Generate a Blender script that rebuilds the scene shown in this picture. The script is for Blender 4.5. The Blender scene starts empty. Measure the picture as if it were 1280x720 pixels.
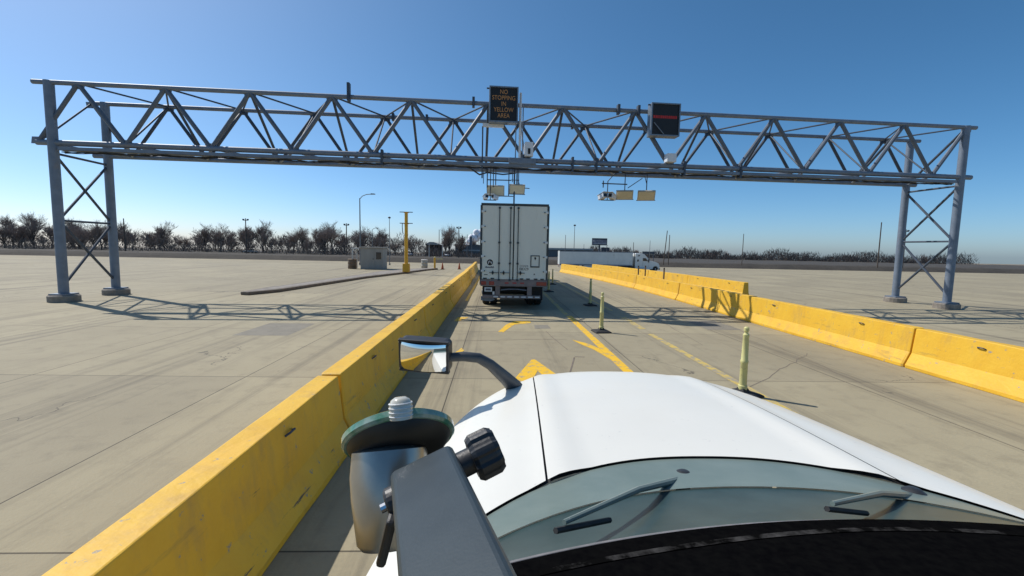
import bpy, bmesh, math, random
from mathutils import Vector, Matrix
R = math.radians
scene = bpy.context.scene
COL = scene.collection

# ------------------------------------------------------------------ camera
cam_d = bpy.data.cameras.new('camera')
cam = bpy.data.objects.new('camera', cam_d); COL.objects.link(cam)
cr = Vector((0.99915, -0.03617, 0.01992)).normalized()
cf = Vector((0.03783, 0.99517, -0.09063)).normalized()
cu = cr.cross(cf).normalized(); cr = cf.cross(cu).normalized()
M = Matrix((cr, cu, -cf)).transposed().to_4x4(); M.translation = Vector((0, 0, 2.4))
cam.matrix_world = M
cam_d.sensor_width = 36; cam_d.lens = 550 / 1280 * 36
cam_d.clip_start = 0.01; cam_d.clip_end = 6000
scene.camera = cam

# ------------------------------------------------------------------ light
SUN = Vector((-0.76, 0.46, 1.0)).normalized()      # towards the sun
el = math.asin(SUN.z); az = math.atan2(SUN.x, SUN.y)
W = bpy.data.worlds.new('World'); scene.world = W; W.use_nodes = True
nt = W.node_tree; bg = nt.nodes['Background']
sky = nt.nodes.new('ShaderNodeTexSky'); sky.sky_type = 'NISHITA'; sky.sun_disc = False
sky.sun_elevation = el; sky.sun_rotation = az
sky.air_density = .68; sky.dust_density = 1.5; sky.ozone_density = 5.5; sky.altitude = 700
hs = nt.nodes.new('ShaderNodeHueSaturation'); hs.inputs['Saturation'].default_value = 1.15; hs.inputs['Hue'].default_value = .488
nt.links.new(sky.outputs[0], hs.inputs['Color']); nt.links.new(hs.outputs[0], bg.inputs[0]); bg.inputs[1].default_value = 0.125
sd = bpy.data.lights.new('sun', 'SUN'); sd.energy = 3.9; sd.angle = R(0.5); sd.color = (1, .955, .89)
so = bpy.data.objects.new('sun', sd); COL.objects.link(so)
so.rotation_euler = (-SUN).to_track_quat('-Z', 'Y').to_euler()
vs = scene.view_settings
vs.view_transform = 'Standard'; vs.look = 'None'; vs.gamma = 1; vs.use_curve_mapping = False; vs.exposure = 0.14

# ------------------------------------------------------------------ materials
def mat(name, col, rough=.6, metal=0, col2=None, scale=4, thr=(.35, .7), bump=0, bscale=40, detail=6, stretch=None, spec=None, coat=0, emit=None, estr=0):
    m = bpy.data.materials.new(name); m.use_nodes = True
    n = m.node_tree.nodes; L = m.node_tree.links; b = n['Principled BSDF']
    b.inputs['Base Color'].default_value = (*col, 1); b.inputs['Roughness'].default_value = rough
    b.inputs['Metallic'].default_value = metal
    if spec is not None: b.inputs['Specular IOR Level'].default_value = spec
    if coat: b.inputs['Coat Weight'].default_value = coat; b.inputs['Coat Roughness'].default_value = .05
    if emit: b.inputs['Emission Color'].default_value = (*emit, 1); b.inputs['Emission Strength'].default_value = estr
    geo = n.new('ShaderNodeNewGeometry'); vec = geo.outputs['Position']
    if stretch:
        mp = n.new('ShaderNodeMapping'); mp.inputs['Scale'].default_value = stretch
        L.new(vec, mp.inputs['Vector']); vec = mp.outputs[0]
    if col2:
        t = n.new('ShaderNodeTexNoise'); t.inputs['Scale'].default_value = scale; t.inputs['Detail'].default_value = detail
        t.inputs['Roughness'].default_value = .62
        L.new(vec, t.inputs['Vector'])
        r = n.new('ShaderNodeValToRGB'); r.color_ramp.elements[0].position = thr[0]; r.color_ramp.elements[1].position = thr[1]
        r.color_ramp.elements[0].color = (*col, 1); r.color_ramp.elements[1].color = (*col2, 1)
        L.new(t.outputs['Fac'], r.inputs[0]); L.new(r.outputs[0], b.inputs['Base Color'])
    if bump:
        t = n.new('ShaderNodeTexNoise'); t.inputs['Scale'].default_value = bscale; t.inputs['Detail'].default_value = 5
        L.new(geo.outputs['Position'], t.inputs['Vector'])
        bp = n.new('ShaderNodeBump'); bp.inputs['Strength'].default_value = bump; bp.inputs['Distance'].default_value = .02
        L.new(t.outputs['Fac'], bp.inputs['Height']); L.new(bp.outputs[0], b.inputs['Normal'])
    return m

def mix_layer(m, col, scale, thr, stretch=None, detail=8):
    """lay a second noise colour (stains, wear) over what feeds the base colour"""
    n = m.node_tree.nodes; L = m.node_tree.links; b = n['Principled BSDF']
    src = b.inputs['Base Color'].links[0].from_socket if b.inputs['Base Color'].links else None
    geo = n.new('ShaderNodeNewGeometry'); mp = n.new('ShaderNodeMapping')
    if stretch: mp.inputs['Scale'].default_value = stretch
    L.new(geo.outputs['Position'], mp.inputs['Vector'])
    t = n.new('ShaderNodeTexNoise'); t.inputs['Scale'].default_value = scale; t.inputs['Detail'].default_value = detail
    t.inputs['Roughness'].default_value = .7
    L.new(mp.outputs[0], t.inputs['Vector'])
    r = n.new('ShaderNodeValToRGB'); r.color_ramp.elements[0].position = thr[0]; r.color_ramp.elements[1].position = thr[1]
    r.color_ramp.elements[0].color = (0, 0, 0, 1); r.color_ramp.elements[1].color = (1, 1, 1, 1)
    L.new(t.outputs['Fac'], r.inputs[0])
    mx = n.new('ShaderNodeMix'); mx.data_type = 'RGBA'
    L.new(r.outputs[0], mx.inputs['Factor'])
    if src: L.new(src, mx.inputs['A'])
    else: mx.inputs['A'].default_value = b.inputs['Base Color'].default_value
    mx.inputs['B'].default_value = (*col, 1)
    L.new(mx.outputs['Result'], b.inputs['Base Color'])
    return m

def concrete_mat():
    m = mat('slab_concrete', (.30, .264, .185), .85, col2=(.36, .32, .226), scale=.35, thr=(.3, .7), bump=.25, bscale=30)
    mix_layer(m, (.25, .22, .158), 2.2, (.5, .75))
    mix_layer(m, (.205, .18, .13), .9, (.56, .78), (1.6, .10, 1))        # tyre-darkened streaks along the lanes
    mix_layer(m, (.385, .342, .25), 14, (.62, .8))
    mix_layer(m, (.135, .118, .09), .55, (.53, .72), (2.2, .05, 1))        # darker wheel paths
    mix_layer(m, (.10, .09, .08), 3.3, (.68, .74), (1, .5, 1))              # oil spots
    n = m.node_tree.nodes; L = m.node_tree.links; b = n['Principled BSDF']
    g_ = n.new('ShaderNodeNewGeometry'); nz = n.new('ShaderNodeTexNoise'); nz.inputs['Scale'].default_value = .9; nz.inputs['Detail'].default_value = 8
    L.new(g_.outputs['Position'], nz.inputs['Vector'])
    ad = n.new('ShaderNodeMix'); ad.data_type = 'VECTOR'; ad.inputs['Factor'].default_value = .22
    L.new(g_.outputs['Position'], ad.inputs['A']); 
    sc = n.new('ShaderNodeVectorMath'); sc.operation = 'SCALE'; sc.inputs['Scale'].default_value = 9
    L.new(nz.outputs['Color'], sc.inputs[0]); L.new(sc.outputs[0], ad.inputs['B'])
    vo = n.new('ShaderNodeTexVoronoi'); vo.feature = 'DISTANCE_TO_EDGE'; vo.inputs['Scale'].default_value = .21; L.new(ad.outputs[1], vo.inputs['Vector'])
    rp = n.new('ShaderNodeValToRGB'); rp.color_ramp.elements[0].position = .0012; rp.color_ramp.elements[1].position = .0035
    rp.color_ramp.elements[0].color = (1, 1, 1, 1); rp.color_ramp.elements[1].color = (0, 0, 0, 1); L.new(vo.outputs['Distance'], rp.inputs[0])
    mk = n.new('ShaderNodeTexNoise'); mk.inputs['Scale'].default_value = .11; L.new(g_.outputs['Position'], mk.inputs['Vector'])
    mr = n.new('ShaderNodeMath'); mr.operation = 'GREATER_THAN'; mr.inputs[1].default_value = .54; L.new(mk.outputs['Fac'], mr.inputs[0])
    mu = n.new('ShaderNodeMath'); mu.operation = 'MULTIPLY'; L.new(rp.outputs[0], mu.inputs[0]); L.new(mr.outputs[0], mu.inputs[1])
    cx = n.new('ShaderNodeMix'); cx.data_type = 'RGBA'; L.new(mu.outputs[0], cx.inputs['Factor']); L.new(b.inputs['Base Color'].links[0].from_socket, cx.inputs['A']); cx.inputs['B'].default_value = (.09, .08, .065, 1)
    L.new(cx.outputs['Result'], b.inputs['Base Color'])
    n = m.node_tree.nodes; L = m.node_tree.links; b = n['Principled BSDF']
    src = b.inputs['Base Color'].links[0].from_socket
    geo = n.new('ShaderNodeNewGeometry'); mp = n.new('ShaderNodeMapping'); mp.inputs['Location'].default_value = (.75, 1.3, 0)
    L.new(geo.outputs['Position'], mp.inputs['Vector'])
    br = n.new('ShaderNodeTexBrick'); br.offset = 0; br.inputs['Scale'].default_value = 1
    br.inputs['Brick Width'].default_value = 3.7; br.inputs['Row Height'].default_value = 4.6
    br.inputs['Mortar Size'].default_value = .011; br.inputs['Mortar Smooth'].default_value = .3
    br.inputs['Color1'].default_value = (1.08, 1.05, .96, 1); br.inputs['Color2'].default_value = (.90, .875, .82, 1); br.inputs['Mortar'].default_value = (.28, .26, .24, 1)
    L.new(mp.outputs[0], br.inputs['Vector'])
    mx = n.new('ShaderNodeMix'); mx.data_type = 'RGBA'; mx.blend_type = 'MULTIPLY'; mx.inputs['Factor'].default_value = 1
    L.new(src, mx.inputs['A']); L.new(br.outputs['Color'], mx.inputs['B']); L.new(mx.outputs['Result'], b.inputs['Base Color'])
    return m

MT = {}
MT['slab'] = concrete_mat()
MT['patch'] = mix_layer(mat('patch_concrete', (.21, .19, .15), .9, col2=(.26, .235, .185), scale=2, bump=.3), (.12, .105, .085), 5, (.56, .72))
MT['dirt'] = mix_layer(mat('dry_ground', (.20, .16, .11), .95, col2=(.26, .21, .15), scale=.08, bump=.4, bscale=4), (.13, .11, .07), .5, (.5, .65))
MT['bank'] = mix_layer(mat('bank_earth', (.05, .043, .036), .95, col2=(.075, .064, .05), scale=.3), (.036, .034, .026), 2, (.5, .65))
MT['kerb'] = mat('kerb_concrete', (.30, .27, .23), .85, col2=(.17, .145, .12), scale=3, bump=.2)
MT['kerbdark'] = mat('kerb_stained', (.15, .12, .095), .9, col2=(.22, .18, .14), scale=5)
yb = mat('barrier_yellow', (.73, .41, .024), .6, col2=(.79, .48, .035), scale=2.0, bump=.25, bscale=18)
mix_layer(yb, (.50, .30, .07), 3.0, (.52, .8), (1, 1, .35))
mix_layer(yb, (.33, .28, .2), 7, (.625, .65))
mix_layer(yb, (.20, .15, .07), 1.6, (.60, .80), (1, .4, 3.0))
mix_layer(yb, (.09, .08, .06), 4.5, (.64, .68), (1, .22, 2.2))
MT['barrier'] = yb
MT['paint'] = mix_layer(mat('marking_yellow', (.84, .49, .012), .7, col2=(.76, .46, .03), scale=3), (.30, .27, .22), 7, (.53, .64))
MT['paintworn'] = mix_layer(mat('marking_yellow_worn', (.62, .44, .09), .75, col2=(.52, .40, .13), scale=3), (.30, .27, .22), 5, (.46, .60))
MT['postyellow'] = mix_layer(mat('post_yellow', (.72, .40, .02), .5, col2=(.62, .34, .025), scale=1.5, stretch=(1, 1, .3)), (.3, .2, .06), 6, (.64, .72))
MT['steel'] = mix_layer(mat('galvanised_steel', (.205, .245, .30), .55, .25, col2=(.15, .185, .235), scale=3, bump=.05), (.22, .2, .19), 1.1, (.6, .75))
MT['steeldark'] = mat('dark_shaded_steel', (.045, .062, .088), .6, .1, col2=(.07, .088, .115), scale=4)  # dark steel; on gantry braces the shade is put into the colour
MT['steelmid'] = mat('lit_brace_steel', (.10, .125, .16), .55, .15, col2=(.14, .165, .20), scale=3)  # same gantry steel, lit tone of the near braces put into the colour
MT['white'] = mix_layer(mat('white_paint', (.74, .755, .74), .35, col2=(.66, .68, .66), scale=.8, stretch=(1, 1, .25)), (.52, .53, .50), 2.5, (.60, .8), (1.5, 1.5, .3))
MT['door'] = mix_layer(mat('door_paint', (.80, .80, .70), .4, col2=(.74, .74, .65), scale=1.2, stretch=(1, 1, .25)), (.56, .55, .47), 2.5, (.58, .9), (2, 1.5, .25))
MT['trailer'] = mix_layer(mat('trailer_panel', (.62, .66, .66), .4, col2=(.54, .58, .59), scale=.6), (.42, .44, .42), 1.5, (.58, .8), (1, 1, .3))
MT['gloss'] = mat('gloss_white', (.78, .765, .69), .38, col2=(.74, .725, .655), scale=1.2, coat=.12, spec=.35)
mix_layer(MT['gloss'], (.58, .57, .53), 26, (.63, .74))
mix_layer(MT['gloss'], (.30, .28, .25), 60, (.74, .78))
MT['black'] = mat('black_rubber', (.016, .016, .017), .75, col2=(.03, .03, .03), scale=20)
MT['tyre'] = mat('tyre_rubber', (.02, .02, .02), .85, col2=(.05, .045, .04), scale=6)
MT['darkpl'] = mat('dark_plastic', (.022, .023, .025), .45, col2=(.035, .036, .038), scale=30, bump=.05, bscale=300)
MT['mirrorarm'] = mat('arm_plastic', (.05, .055, .062), .5, col2=(.07, .075, .08), scale=20)
MT['cowl'] = mix_layer(mat('cowl_plastic', (.028, .050, .050), .3, col2=(.042, .070, .069), scale=9, spec=.12), (.09, .10, .095), 70, (.66, .74))
MT['reflect_wiper'] = mix_layer(mat('cowl_reflection', (.14, .185, .17), .3, col2=(.18, .225, .205), scale=6, spec=.15), (.3, .31, .29), 60, (.66, .74))  # pale colour imitates windshield reflections; wiper arms share it
MT['dash'] = mat('dash_vinyl', (.0025, .0025, .003), .95, col2=(.005, .005, .005), scale=60, spec=0)
MT['dashhighlight'] = mat('dash_highlight', (.004, .004, .004), .9, col2=(.06, .058, .056), scale=26, thr=(.45, .72), spec=0)  # grey noise colour stands in for a highlight on the black dash
MT['gasket'] = mat('glass_gasket', (.20, .19, .19), .5, col2=(.13, .13, .13), scale=30)
MT['mount'] = mat('mount_metal', (.028, .040, .046), .42, .2, col2=(.036, .049, .055), scale=40, bump=.03, bscale=700)
MT['mounttube'] = mat('mount_housing', (.34, .335, .31), .3, .75, col2=(.42, .40, .36), scale=30)
MT['cup'] = mat('cup_rubber', (.012, .013, .013), .5, col2=(.02, .021, .02), scale=40)
MT['cuprim'] = mat('cup_rim', (.08, .24, .15), .1, col2=(.38, .46, .40), scale=60, coat=.6)
MT['tab'] = mat('clear_tab', (.62, .60, .52), .2, col2=(.5, .47, .38), scale=90, coat=.5)
MT['chrome'] = mat('bright_metal', (.75, .75, .74), .18, 1)
MT['mirror'] = mat('mirror_glass', (.86, .87, .88), .015, 1)
MT['glass'] = mat('dark_glass', (.018, .022, .028), .06, spec=.8)
MT['red'] = mat('red_lens', (.30, .025, .02), .25, coat=.4)
MT['redtape'] = mat('red_tape', (.40, .04, .035), .4)
MT['whitetape'] = mat('white_tape', (.72, .72, .70), .35)
MT['sill'] = mat('sill_steel', (.20, .17, .165), .6, .3, col2=(.30, .24, .22), scale=4)
MT['lock'] = mat('lock_steel', (.05, .06, .065), .5, .4, col2=(.08, .09, .09), scale=9)
MT['ink'] = mat('black_ink', (.012, .012, .014), .5)
MT['inkfade'] = mat('faded_ink', (.10, .10, .12), .5)
MT['lime'] = mix_layer(mat('delineator_plastic', (.62, .58, .24), .55, col2=(.56, .53, .24), scale=4), (.36, .33, .17), 9, (.56, .7))
MT['signbox'] = mat('sign_housing', (.16, .20, .25), .45, .4, col2=(.22, .26, .30), scale=3)
MT['signface'] = mat('sign_face', (.006, .006, .007), .5, col2=(.012, .01, .009), scale=20)
MT['amber'] = mat('amber_led', (.2, .1, .03), .5, emit=(.85, .48, .19), estr=.085)
MT['redled'] = mat('red_led', (.2, .01, .01), .5, emit=(.9, .05, .04), estr=.06)
MT['lamp'] = mat('flood_housing', (.47, .44, .37), .5, col2=(.40, .37, .31), scale=5)
MT['lampface'] = mat('flood_glass', (.74, .62, .40), .4, col2=(.66, .55, .35), scale=8)
MT['camw'] = mat('camera_white', (.74, .76, .78), .4, col2=(.66, .68, .70), scale=7)
MT['pole'] = mat('pole_grey', (.14, .15, .16), .6, .2, col2=(.19, .20, .21), scale=1.5)
MT['wood'] = mat('pole_wood', (.07, .055, .045), .9, col2=(.11, .09, .075), scale=3, stretch=(2, 2, .3))
MT['bark'] = mat('bare_bark', (.055, .046, .04), .9, col2=(.085, .07, .06), scale=2)
MT['twig'] = mat('bare_twig', (.24, .185, .155), .9, col2=(.33, .265, .225), scale=.6)
MT['brush'] = mat('dry_brush', (.14, .108, .088), .95, col2=(.22, .175, .145), scale=.12)
MT['booth'] = mat('booth_panel', (.30, .285, .255), .7, col2=(.36, .34, .30), scale=1.5, stretch=(1, 1, .3))
MT['boothw'] = mat('booth_white', (.60, .58, .54), .6, col2=(.5, .48, .45), scale=3)
MT['brownbarrel'] = mat('barrel_brown', (.14, .095, .06), .7, col2=(.2, .14, .09), scale=5)
MT['orange'] = mat('cone_orange', (.45, .10, .03), .6, col2=(.3, .08, .03), scale=6)
MT['billb'] = mat('billboard_frame', (.03, .045, .075), .6, col2=(.045, .06, .09), scale=2)
MT['billp'] = mat('billboard_poster', (.33, .35, .39), .6, col2=(.12, .14, .2), scale=.5, thr=(.45, .56), stretch=(1, 1, 2.5))
MT['brick'] = mat('brown_brick', (.055, .04, .032), .9, col2=(.08, .055, .045), scale=1)
MT['roofp'] = mat('pale_roof', (.50, .50, .45), .7, col2=(.42, .42, .38), scale=.6)
MT['greyb'] = mat('grey_cladding', (.14, .14, .14), .8, col2=(.18, .18, .18), scale=.4)
MT['paleb'] = mat('pale_band', (.48, .46, .43), .8, col2=(.4, .39, .37), scale=.6)
MT['steam'] = mat('white_steam', (.86, .87, .9), 1.0, spec=0)
MT['pink'] = mat('poster_pink', (.40, .26, .21), .7, col2=(.28, .17, .14), scale=1)

# ------------------------------------------------------------------ mesh builder
class MB:
    def __init__(s): s.v = []; s.f = []
    def add(s, vs_, fs_):
        o = len(s.v); s.v += [tuple(p) for p in vs_]; s.f += [tuple(i + o for i in f) for f in fs_]; return s
    def box(s, c, d, rot=None):
        x, y, z = d[0] / 2, d[1] / 2, d[2] / 2
        P = [Vector((a, b, e)) for a in (-x, x) for b in (-y, y) for e in (-z, z)]
        if rot is not None: P = [rot @ p for p in P]
        c = Vector(c)
        return s.add([p + c for p in P], [(0, 1, 3, 2), (4, 6, 7, 5), (0, 4, 5, 1), (2, 3, 7, 6), (0, 2, 6, 4), (1, 5, 7, 3)])
    def b2(s, a, b):
        a = Vector(a); b = Vector(b); return s.box((a + b) / 2, [abs(q) for q in (b - a)])
    def tube(s, p0, p1, r0, r1=None, n=10, cap=True):
        r1 = r0 if r1 is None else r1
        p0 = Vector(p0); p1 = Vector(p1); d = (p1 - p0).normalized()
        a = d.orthogonal().normalized() if abs(d.z) < .999 else Vector((1, 0, 0)); b = d.cross(a)
        V = []
        for p, r in ((p0, r0), (p1, r1)):
            for i in range(n):
                t = 2 * math.pi * (i + .5) / n; V.append(p + a * (r * math.cos(t)) + b * (r * math.sin(t)))
        F = [(i, (i + 1) % n, n + (i + 1) % n, n + i) for i in range(n)]
        if cap: F += [tuple(range(n))[::-1], tuple(range(n, 2 * n))]
        return s.add(V, F)
    def path(s, pts, r, n=8):
        pts = [Vector(p) for p in pts]; rs = r if isinstance(r, (list, tuple)) else [r] * len(pts)
        V = []; F = []; prev = None
        for k, p in enumerate(pts):
            d = ((pts[min(k + 1, len(pts) - 1)]) - pts[max(k - 1, 0)]).normalized()
            a = d.orthogonal().normalized() if prev is None else (prev - d * prev.dot(d)).normalized()
            prev = a; b = d.cross(a)
            for i in range(n):
                t = 2 * math.pi * i / n; V.append(p + a * (rs[k] * math.cos(t)) + b * (rs[k] * math.sin(t)))
            if k:
                o = (k - 1) * n; F += [(o + i, o + (i + 1) % n, o + n + (i + 1) % n, o + n + i) for i in range(n)]
        F += [tuple(range(n))[::-1], tuple(range(len(V) - n, len(V)))]
        return s.add(V, F)
    def lathe(s, prof, n=20, c=(0, 0, 0), rot=None):
        V = []; F = []; c = Vector(c)
        for (r, z) in prof:
            for i in range(n):
                t = 2 * math.pi * i / n; p = Vector((r * math.cos(t), r * math.sin(t), z))
                V.append((rot @ p if rot is not None else p) + c)
        for k in range(len(prof) - 1):
            o = k * n; F += [(o + i, o + (i + 1) % n, o + n + (i + 1) % n, o + n + i) for i in range(n)]
        F += [tuple(range(n))[::-1], tuple(range(len(V) - n, len(V)))]
        return s.add(V, F)
    def prism(s, poly, axis, a, b):
        """poly in the two other axes (cyclic order), extruded along axis from a to b"""
        def P(q, t): return {'x': (t, q[0], q[1]), 'y': (q[0], t, q[1]), 'z': (q[0], q[1], t)}[axis]
        n = len(poly); V = [P(q, a) for q in poly] + [P(q, b) for q in poly]
        return s.add(V, [(i, (i + 1) % n, n + (i + 1) % n, n + i) for i in range(n)] + [tuple(range(n))[::-1], tuple(range(n, 2 * n))])
    def grid(s, fn, nu, nv):
        V = [fn(i / nu, j / nv) for j in range(nv + 1) for i in range(nu + 1)]
        return s.add(V, [(j * (nu + 1) + i, j * (nu + 1) + i + 1, (j + 1) * (nu + 1) + i + 1, (j + 1) * (nu + 1) + i) for j in range(nv) for i in range(nu)])
    def build(s, name, m, parent=None, bevel=0, smooth=False, loc=None, seg=2):
        me = bpy.data.meshes.new(name); me.from_pydata(s.v, [], s.f)
        bm = bmesh.new(); bm.from_mesh(me); bmesh.ops.recalc_face_normals(bm, faces=bm.faces); bm.to_mesh(me); bm.free()
        me.materials.append(MT[m] if isinstance(m, str) else m)
        if smooth:
            me.polygons.foreach_set('use_smooth', [True] * len(me.polygons))
            try: me.set_sharp_from_angle(angle=R(40))
            except Exception: pass
        o = bpy.data.objects.new(name, me); COL.objects.link(o)
        if parent is not None: o.parent = parent
        if loc is not None: o.location = loc
        if bevel:
            bv = o.modifiers.new('bevel', 'BEVEL'); bv.width = bevel; bv.segments = seg; bv.limit_method = 'ANGLE'; bv.angle_limit = R(35)
        return o

def tag(o, label, cat, group=None):
    o['label'] = label; o['category'] = cat
    if group: o['group'] = group
    return o
def thing(name, label, cat, loc=(0, 0, 0), rz=0, group=None):
    o = bpy.data.objects.new(name, None); COL.objects.link(o); o.empty_display_size = .2
    o.location = loc; o.rotation_euler = (0, 0, rz); return tag(o, label, cat, group)
def kids(o): return [c for c in COL.objects if c.parent == o]
def dup(o, label, loc, rz=0, parent=None, scale=None):
    c = o.copy(); COL.objects.link(c)
    if parent is None:
        c.location = loc; c.rotation_euler = (0, 0, rz); c['label'] = label
        if scale: c.scale = (scale,) * 3
    else: c.parent = parent
    for k in kids(o): dup(k, None, None, parent=c)
    return c
def struct(name, mb, m, **k):
    o = mb.build(name, m, **k); o['kind'] = 'structure'; return o
def text_part(name, s, size, m, parent, mtx, depth=.004, align='CENTER'):
    cu_ = bpy.data.curves.new(name, 'FONT'); cu_.body = s; cu_.size = size; cu_.align_x = align; cu_.align_y = 'CENTER'; cu_.extrude = depth
    t = bpy.data.objects.new(name, cu_); COL.objects.link(t)
    dg = bpy.context.evaluated_depsgraph_get(); me = bpy.data.meshes.new_from_object(t.evaluated_get(dg))
    bpy.data.objects.remove(t); me.transform(mtx); me.materials.clear(); me.materials.append(MT[m])
    o = bpy.data.objects.new(name, me); COL.objects.link(o); o.parent = parent; return o
UP = Matrix.Rotation(R(90), 4, 'X')        # text lying in XY -> standing, read from -Y

# ------------------------------------------------------------------ ground
def zt(y):
    K = [(-1e4, 0), (48, 0), (60, -.32), (78, -1.15), (96, -2.1), (115, -2.5), (140, -2.8), (240, -3.2), (300, -4.2), (600, -8.5), (4500, -64), (1e5, -1400)]
    for (a, za), (b, zb) in zip(K, K[1:]):
        if y <= b: return za + (zb - za) * (y - a) / (b - a)
YS = [-40, 0, 20, 48, 54, 60, 69, 78, 87, 96, 105, 115, 128, 140]
g = MB(); XS = [-320, -160, -60, -20, 0, 20, 60, 160, 320]
g.grid(lambda u, v: (XS[round(u * 8)], YS[round(v * 13)], zt(YS[round(v * 13)])), 8, 13)
struct('concrete_pavement', g, 'slab')
YS2 = [-500, -40, 48, 60, 78, 96, 115, 140, 240, 300, 600, 4500]
g = MB(); g.grid(lambda u, v: (-4500 + 9000 * u, YS2[round(v * 11)], zt(YS2[round(v * 11)]) - .05), 6, 11)
struct('terrain', g, 'dirt')
g = MB()
rnd = random.Random(5)
xs = [-330 + 6 * i for i in range(111)]; hh = [rnd.uniform(-.12, .12) for _ in xs]
prof = [(141, -2.85), (142.5, -2.1), (144, -1.45), (146, -1.2), (170, -1.15), (230, -1.5), (236, -3.3)]
g.grid(lambda u, v: (xs[round(u * 110)], prof[round(v * 6)][0] + hh[round(u * 110)] * 2, prof[round(v * 6)][1] + (hh[round(u * 110)] if 0 < round(v * 6) < 6 else 0)), 110, 6)
struct('embankment', g, 'bank')

# painted markings, about 4 mm above the pavement
def strip(mb, pts, w, z=.004):
    pts = [Vector((p[0], p[1], 0)) for p in pts]
    for i, (a, b) in enumerate(zip(pts, pts[1:])):
        d = (b - a).normalized(); n_ = Vector((-d.y, d.x, 0)) * w / 2
        mb.add([(q.x, q.y, z) for q in (a + n_, a - n_, b - n_, b + n_)], [(0, 1, 2, 3)])
def poly(mb, pts, z=.004): mb.add([(p[0], p[1], z) for p in pts], [tuple(range(len(pts)))])
g = MB(); strip(g, [(2.66, 3.0), (2.66, 15.6)], .20); struct('lane_marking', g, 'paint')
g = MB(); strip(g, [(2.62, 15.8), (2.66, 44)], .17); struct('lane_marking', g, 'paintworn')
g = MB(); strip(g, [(4.50, 4.5), (4.50, 12.4)], .17); strip(g, [(4.55, 13.2), (4.6, 15.6)], .2); strip(g, [(4.6, 17), (4.5, 44)], .15); struct('lane_marking', g, 'paintworn')
g = MB(); strip(g, [(-1.28, 19.6), (-1.26, 46)], .15); struct('lane_marking', g, 'paint')
g = MB()
poly(g, [(.10, 12.45), (.24, 12.35), (.48, 13.2), (.62, 13.65), (1.16, 14.0), (1.18, 14.42), (.66, 14.35), (.36, 13.65)])
poly(g, [(.38, 7.9), (.62, 7.55), (.86, 8.45), (1.02, 7.7), (1.26, 8.0), (.88, 9.35), (.80, 9.3)])
poly(g, [(-1.04, 9.25), (-.93, 9.15), (-.70, 10.1), (-.78, 10.35)])
poly(g, [(-1.33, 14.15), (-1.20, 14.1), (-.90, 14.95), (-1.26, 14.95)])
poly(g, [(2.06, 11.45), (2.17, 10.98), (2.40, 10.3), (2.557, 9.4), (2.557, 10.5), (2.36, 11.05)])
struct('lane_marking', g, 'paint')
# crack seals in the slab
g = MB()
strip(g, [(1.42, 8.1), (1.62, 8.9), (1.78, 9.55)], .03); strip(g, [(1.8, 9.62), (2.02, 9.6)], .035); strip(g, [(1.75, 10.3), (1.55, 11.9), (1.5, 12.6)], .018)
struct('crack_seal', g, 'kerbdark')
rnd = random.Random(31); g = MB()
for (xa, ya, xb, yb_) in ((-3.2, 12.5, -3.9, 31), (-16, 9, -26, 16), (-9, 26, -22, 31), (3.4, 6.5, 7.6, 10.2), (5.4, 11, 6.4, 24), (6.8, 7.2, 7.9, 15.5), (15, 22, 30, 27), (-1.0, 11.2, 1.9, 11.5)):
    n_ = 18; P = [(xa + (xb - xa) * i / n_ + rnd.uniform(-.05, .05), ya + (yb_ - ya) * i / n_ + rnd.uniform(-.05, .05)) for i in range(n_ + 1)]
    strip(g, P, rnd.uniform(.010, .018), .003)
struct('crack_seal', g, 'kerbdark')
g = MB()
for (x, y, w, l) in ((-6.8, 11.5, 1.4, 1.9), (-12.5, 24, 2.2, 1.3), (6.6, 13.2, 1.1, 1.8), (1.2, 13.0, .5, .7), (-20, 13, 1.8, 2.4)): poly(g, [(x, y), (x + w, y + .05), (x + w - .03, y + l), (x + .04, y + l - .06)], .002)
struct('pavement_patch', g, 'patch')

# ------------------------------------------------------------------ concrete barriers
def barrier_proto():
    t = thing('concrete_barrier', '', 'barrier')
    m = MB(); Lh = 3.02
    prof = [(-.30, .0), (-.30, .07), (-.175, .33), (-.12, .86), (.12, .86), (.175, .33), (.30, .07), (.30, 0)]
    ys = [-Lh, -Lh + .04] + [-Lh + .04 + (2 * Lh - .08) * i / 12 for i in range(1, 12)] + [Lh - .04, Lh]
    V = []; n = len(prof); rr = random.Random(3)
    for k, y in enumerate(ys):
        e = .93 if k in (0, len(ys) - 1) else 1
        for (x, z) in prof:
            j = rr.uniform(-.006, .006)
            V.append((x * e + j, y, z * (1 if e == 1 or z == 0 else .985) + (j if z > .2 else 0)))
    F = [(k * n + i, k * n + (i + 1) % n, (k + 1) * n + (i + 1) % n, (k + 1) * n + i) for k in range(len(ys) - 1) for i in range(n)]
    F += [tuple(range(n)), tuple(range(len(V) - n, len(V)))[::-1]]
    m.add(V, F); m.build('body', 'barrier', t, bevel=.012)
    for y in (-1.7, 1.7):
        for s in (-1, 1):
            b = MB(); b.path([(s * .134, y - .07, .72), (s * .165, y - .05, .74), (s * .165, y + .05, .74), (s * .134, y + .07, .72)], .011, 6); b.build('lifting_loop', 'steeldark', t)
    return t
bp = barrier_proto(); first = True; mis = random.Random(41)
ords = ['nearest', 'second', 'third', 'fourth', 'fifth', 'sixth', 'seventh', 'eighth', 'ninth', 'tenth', 'eleventh']
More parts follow.
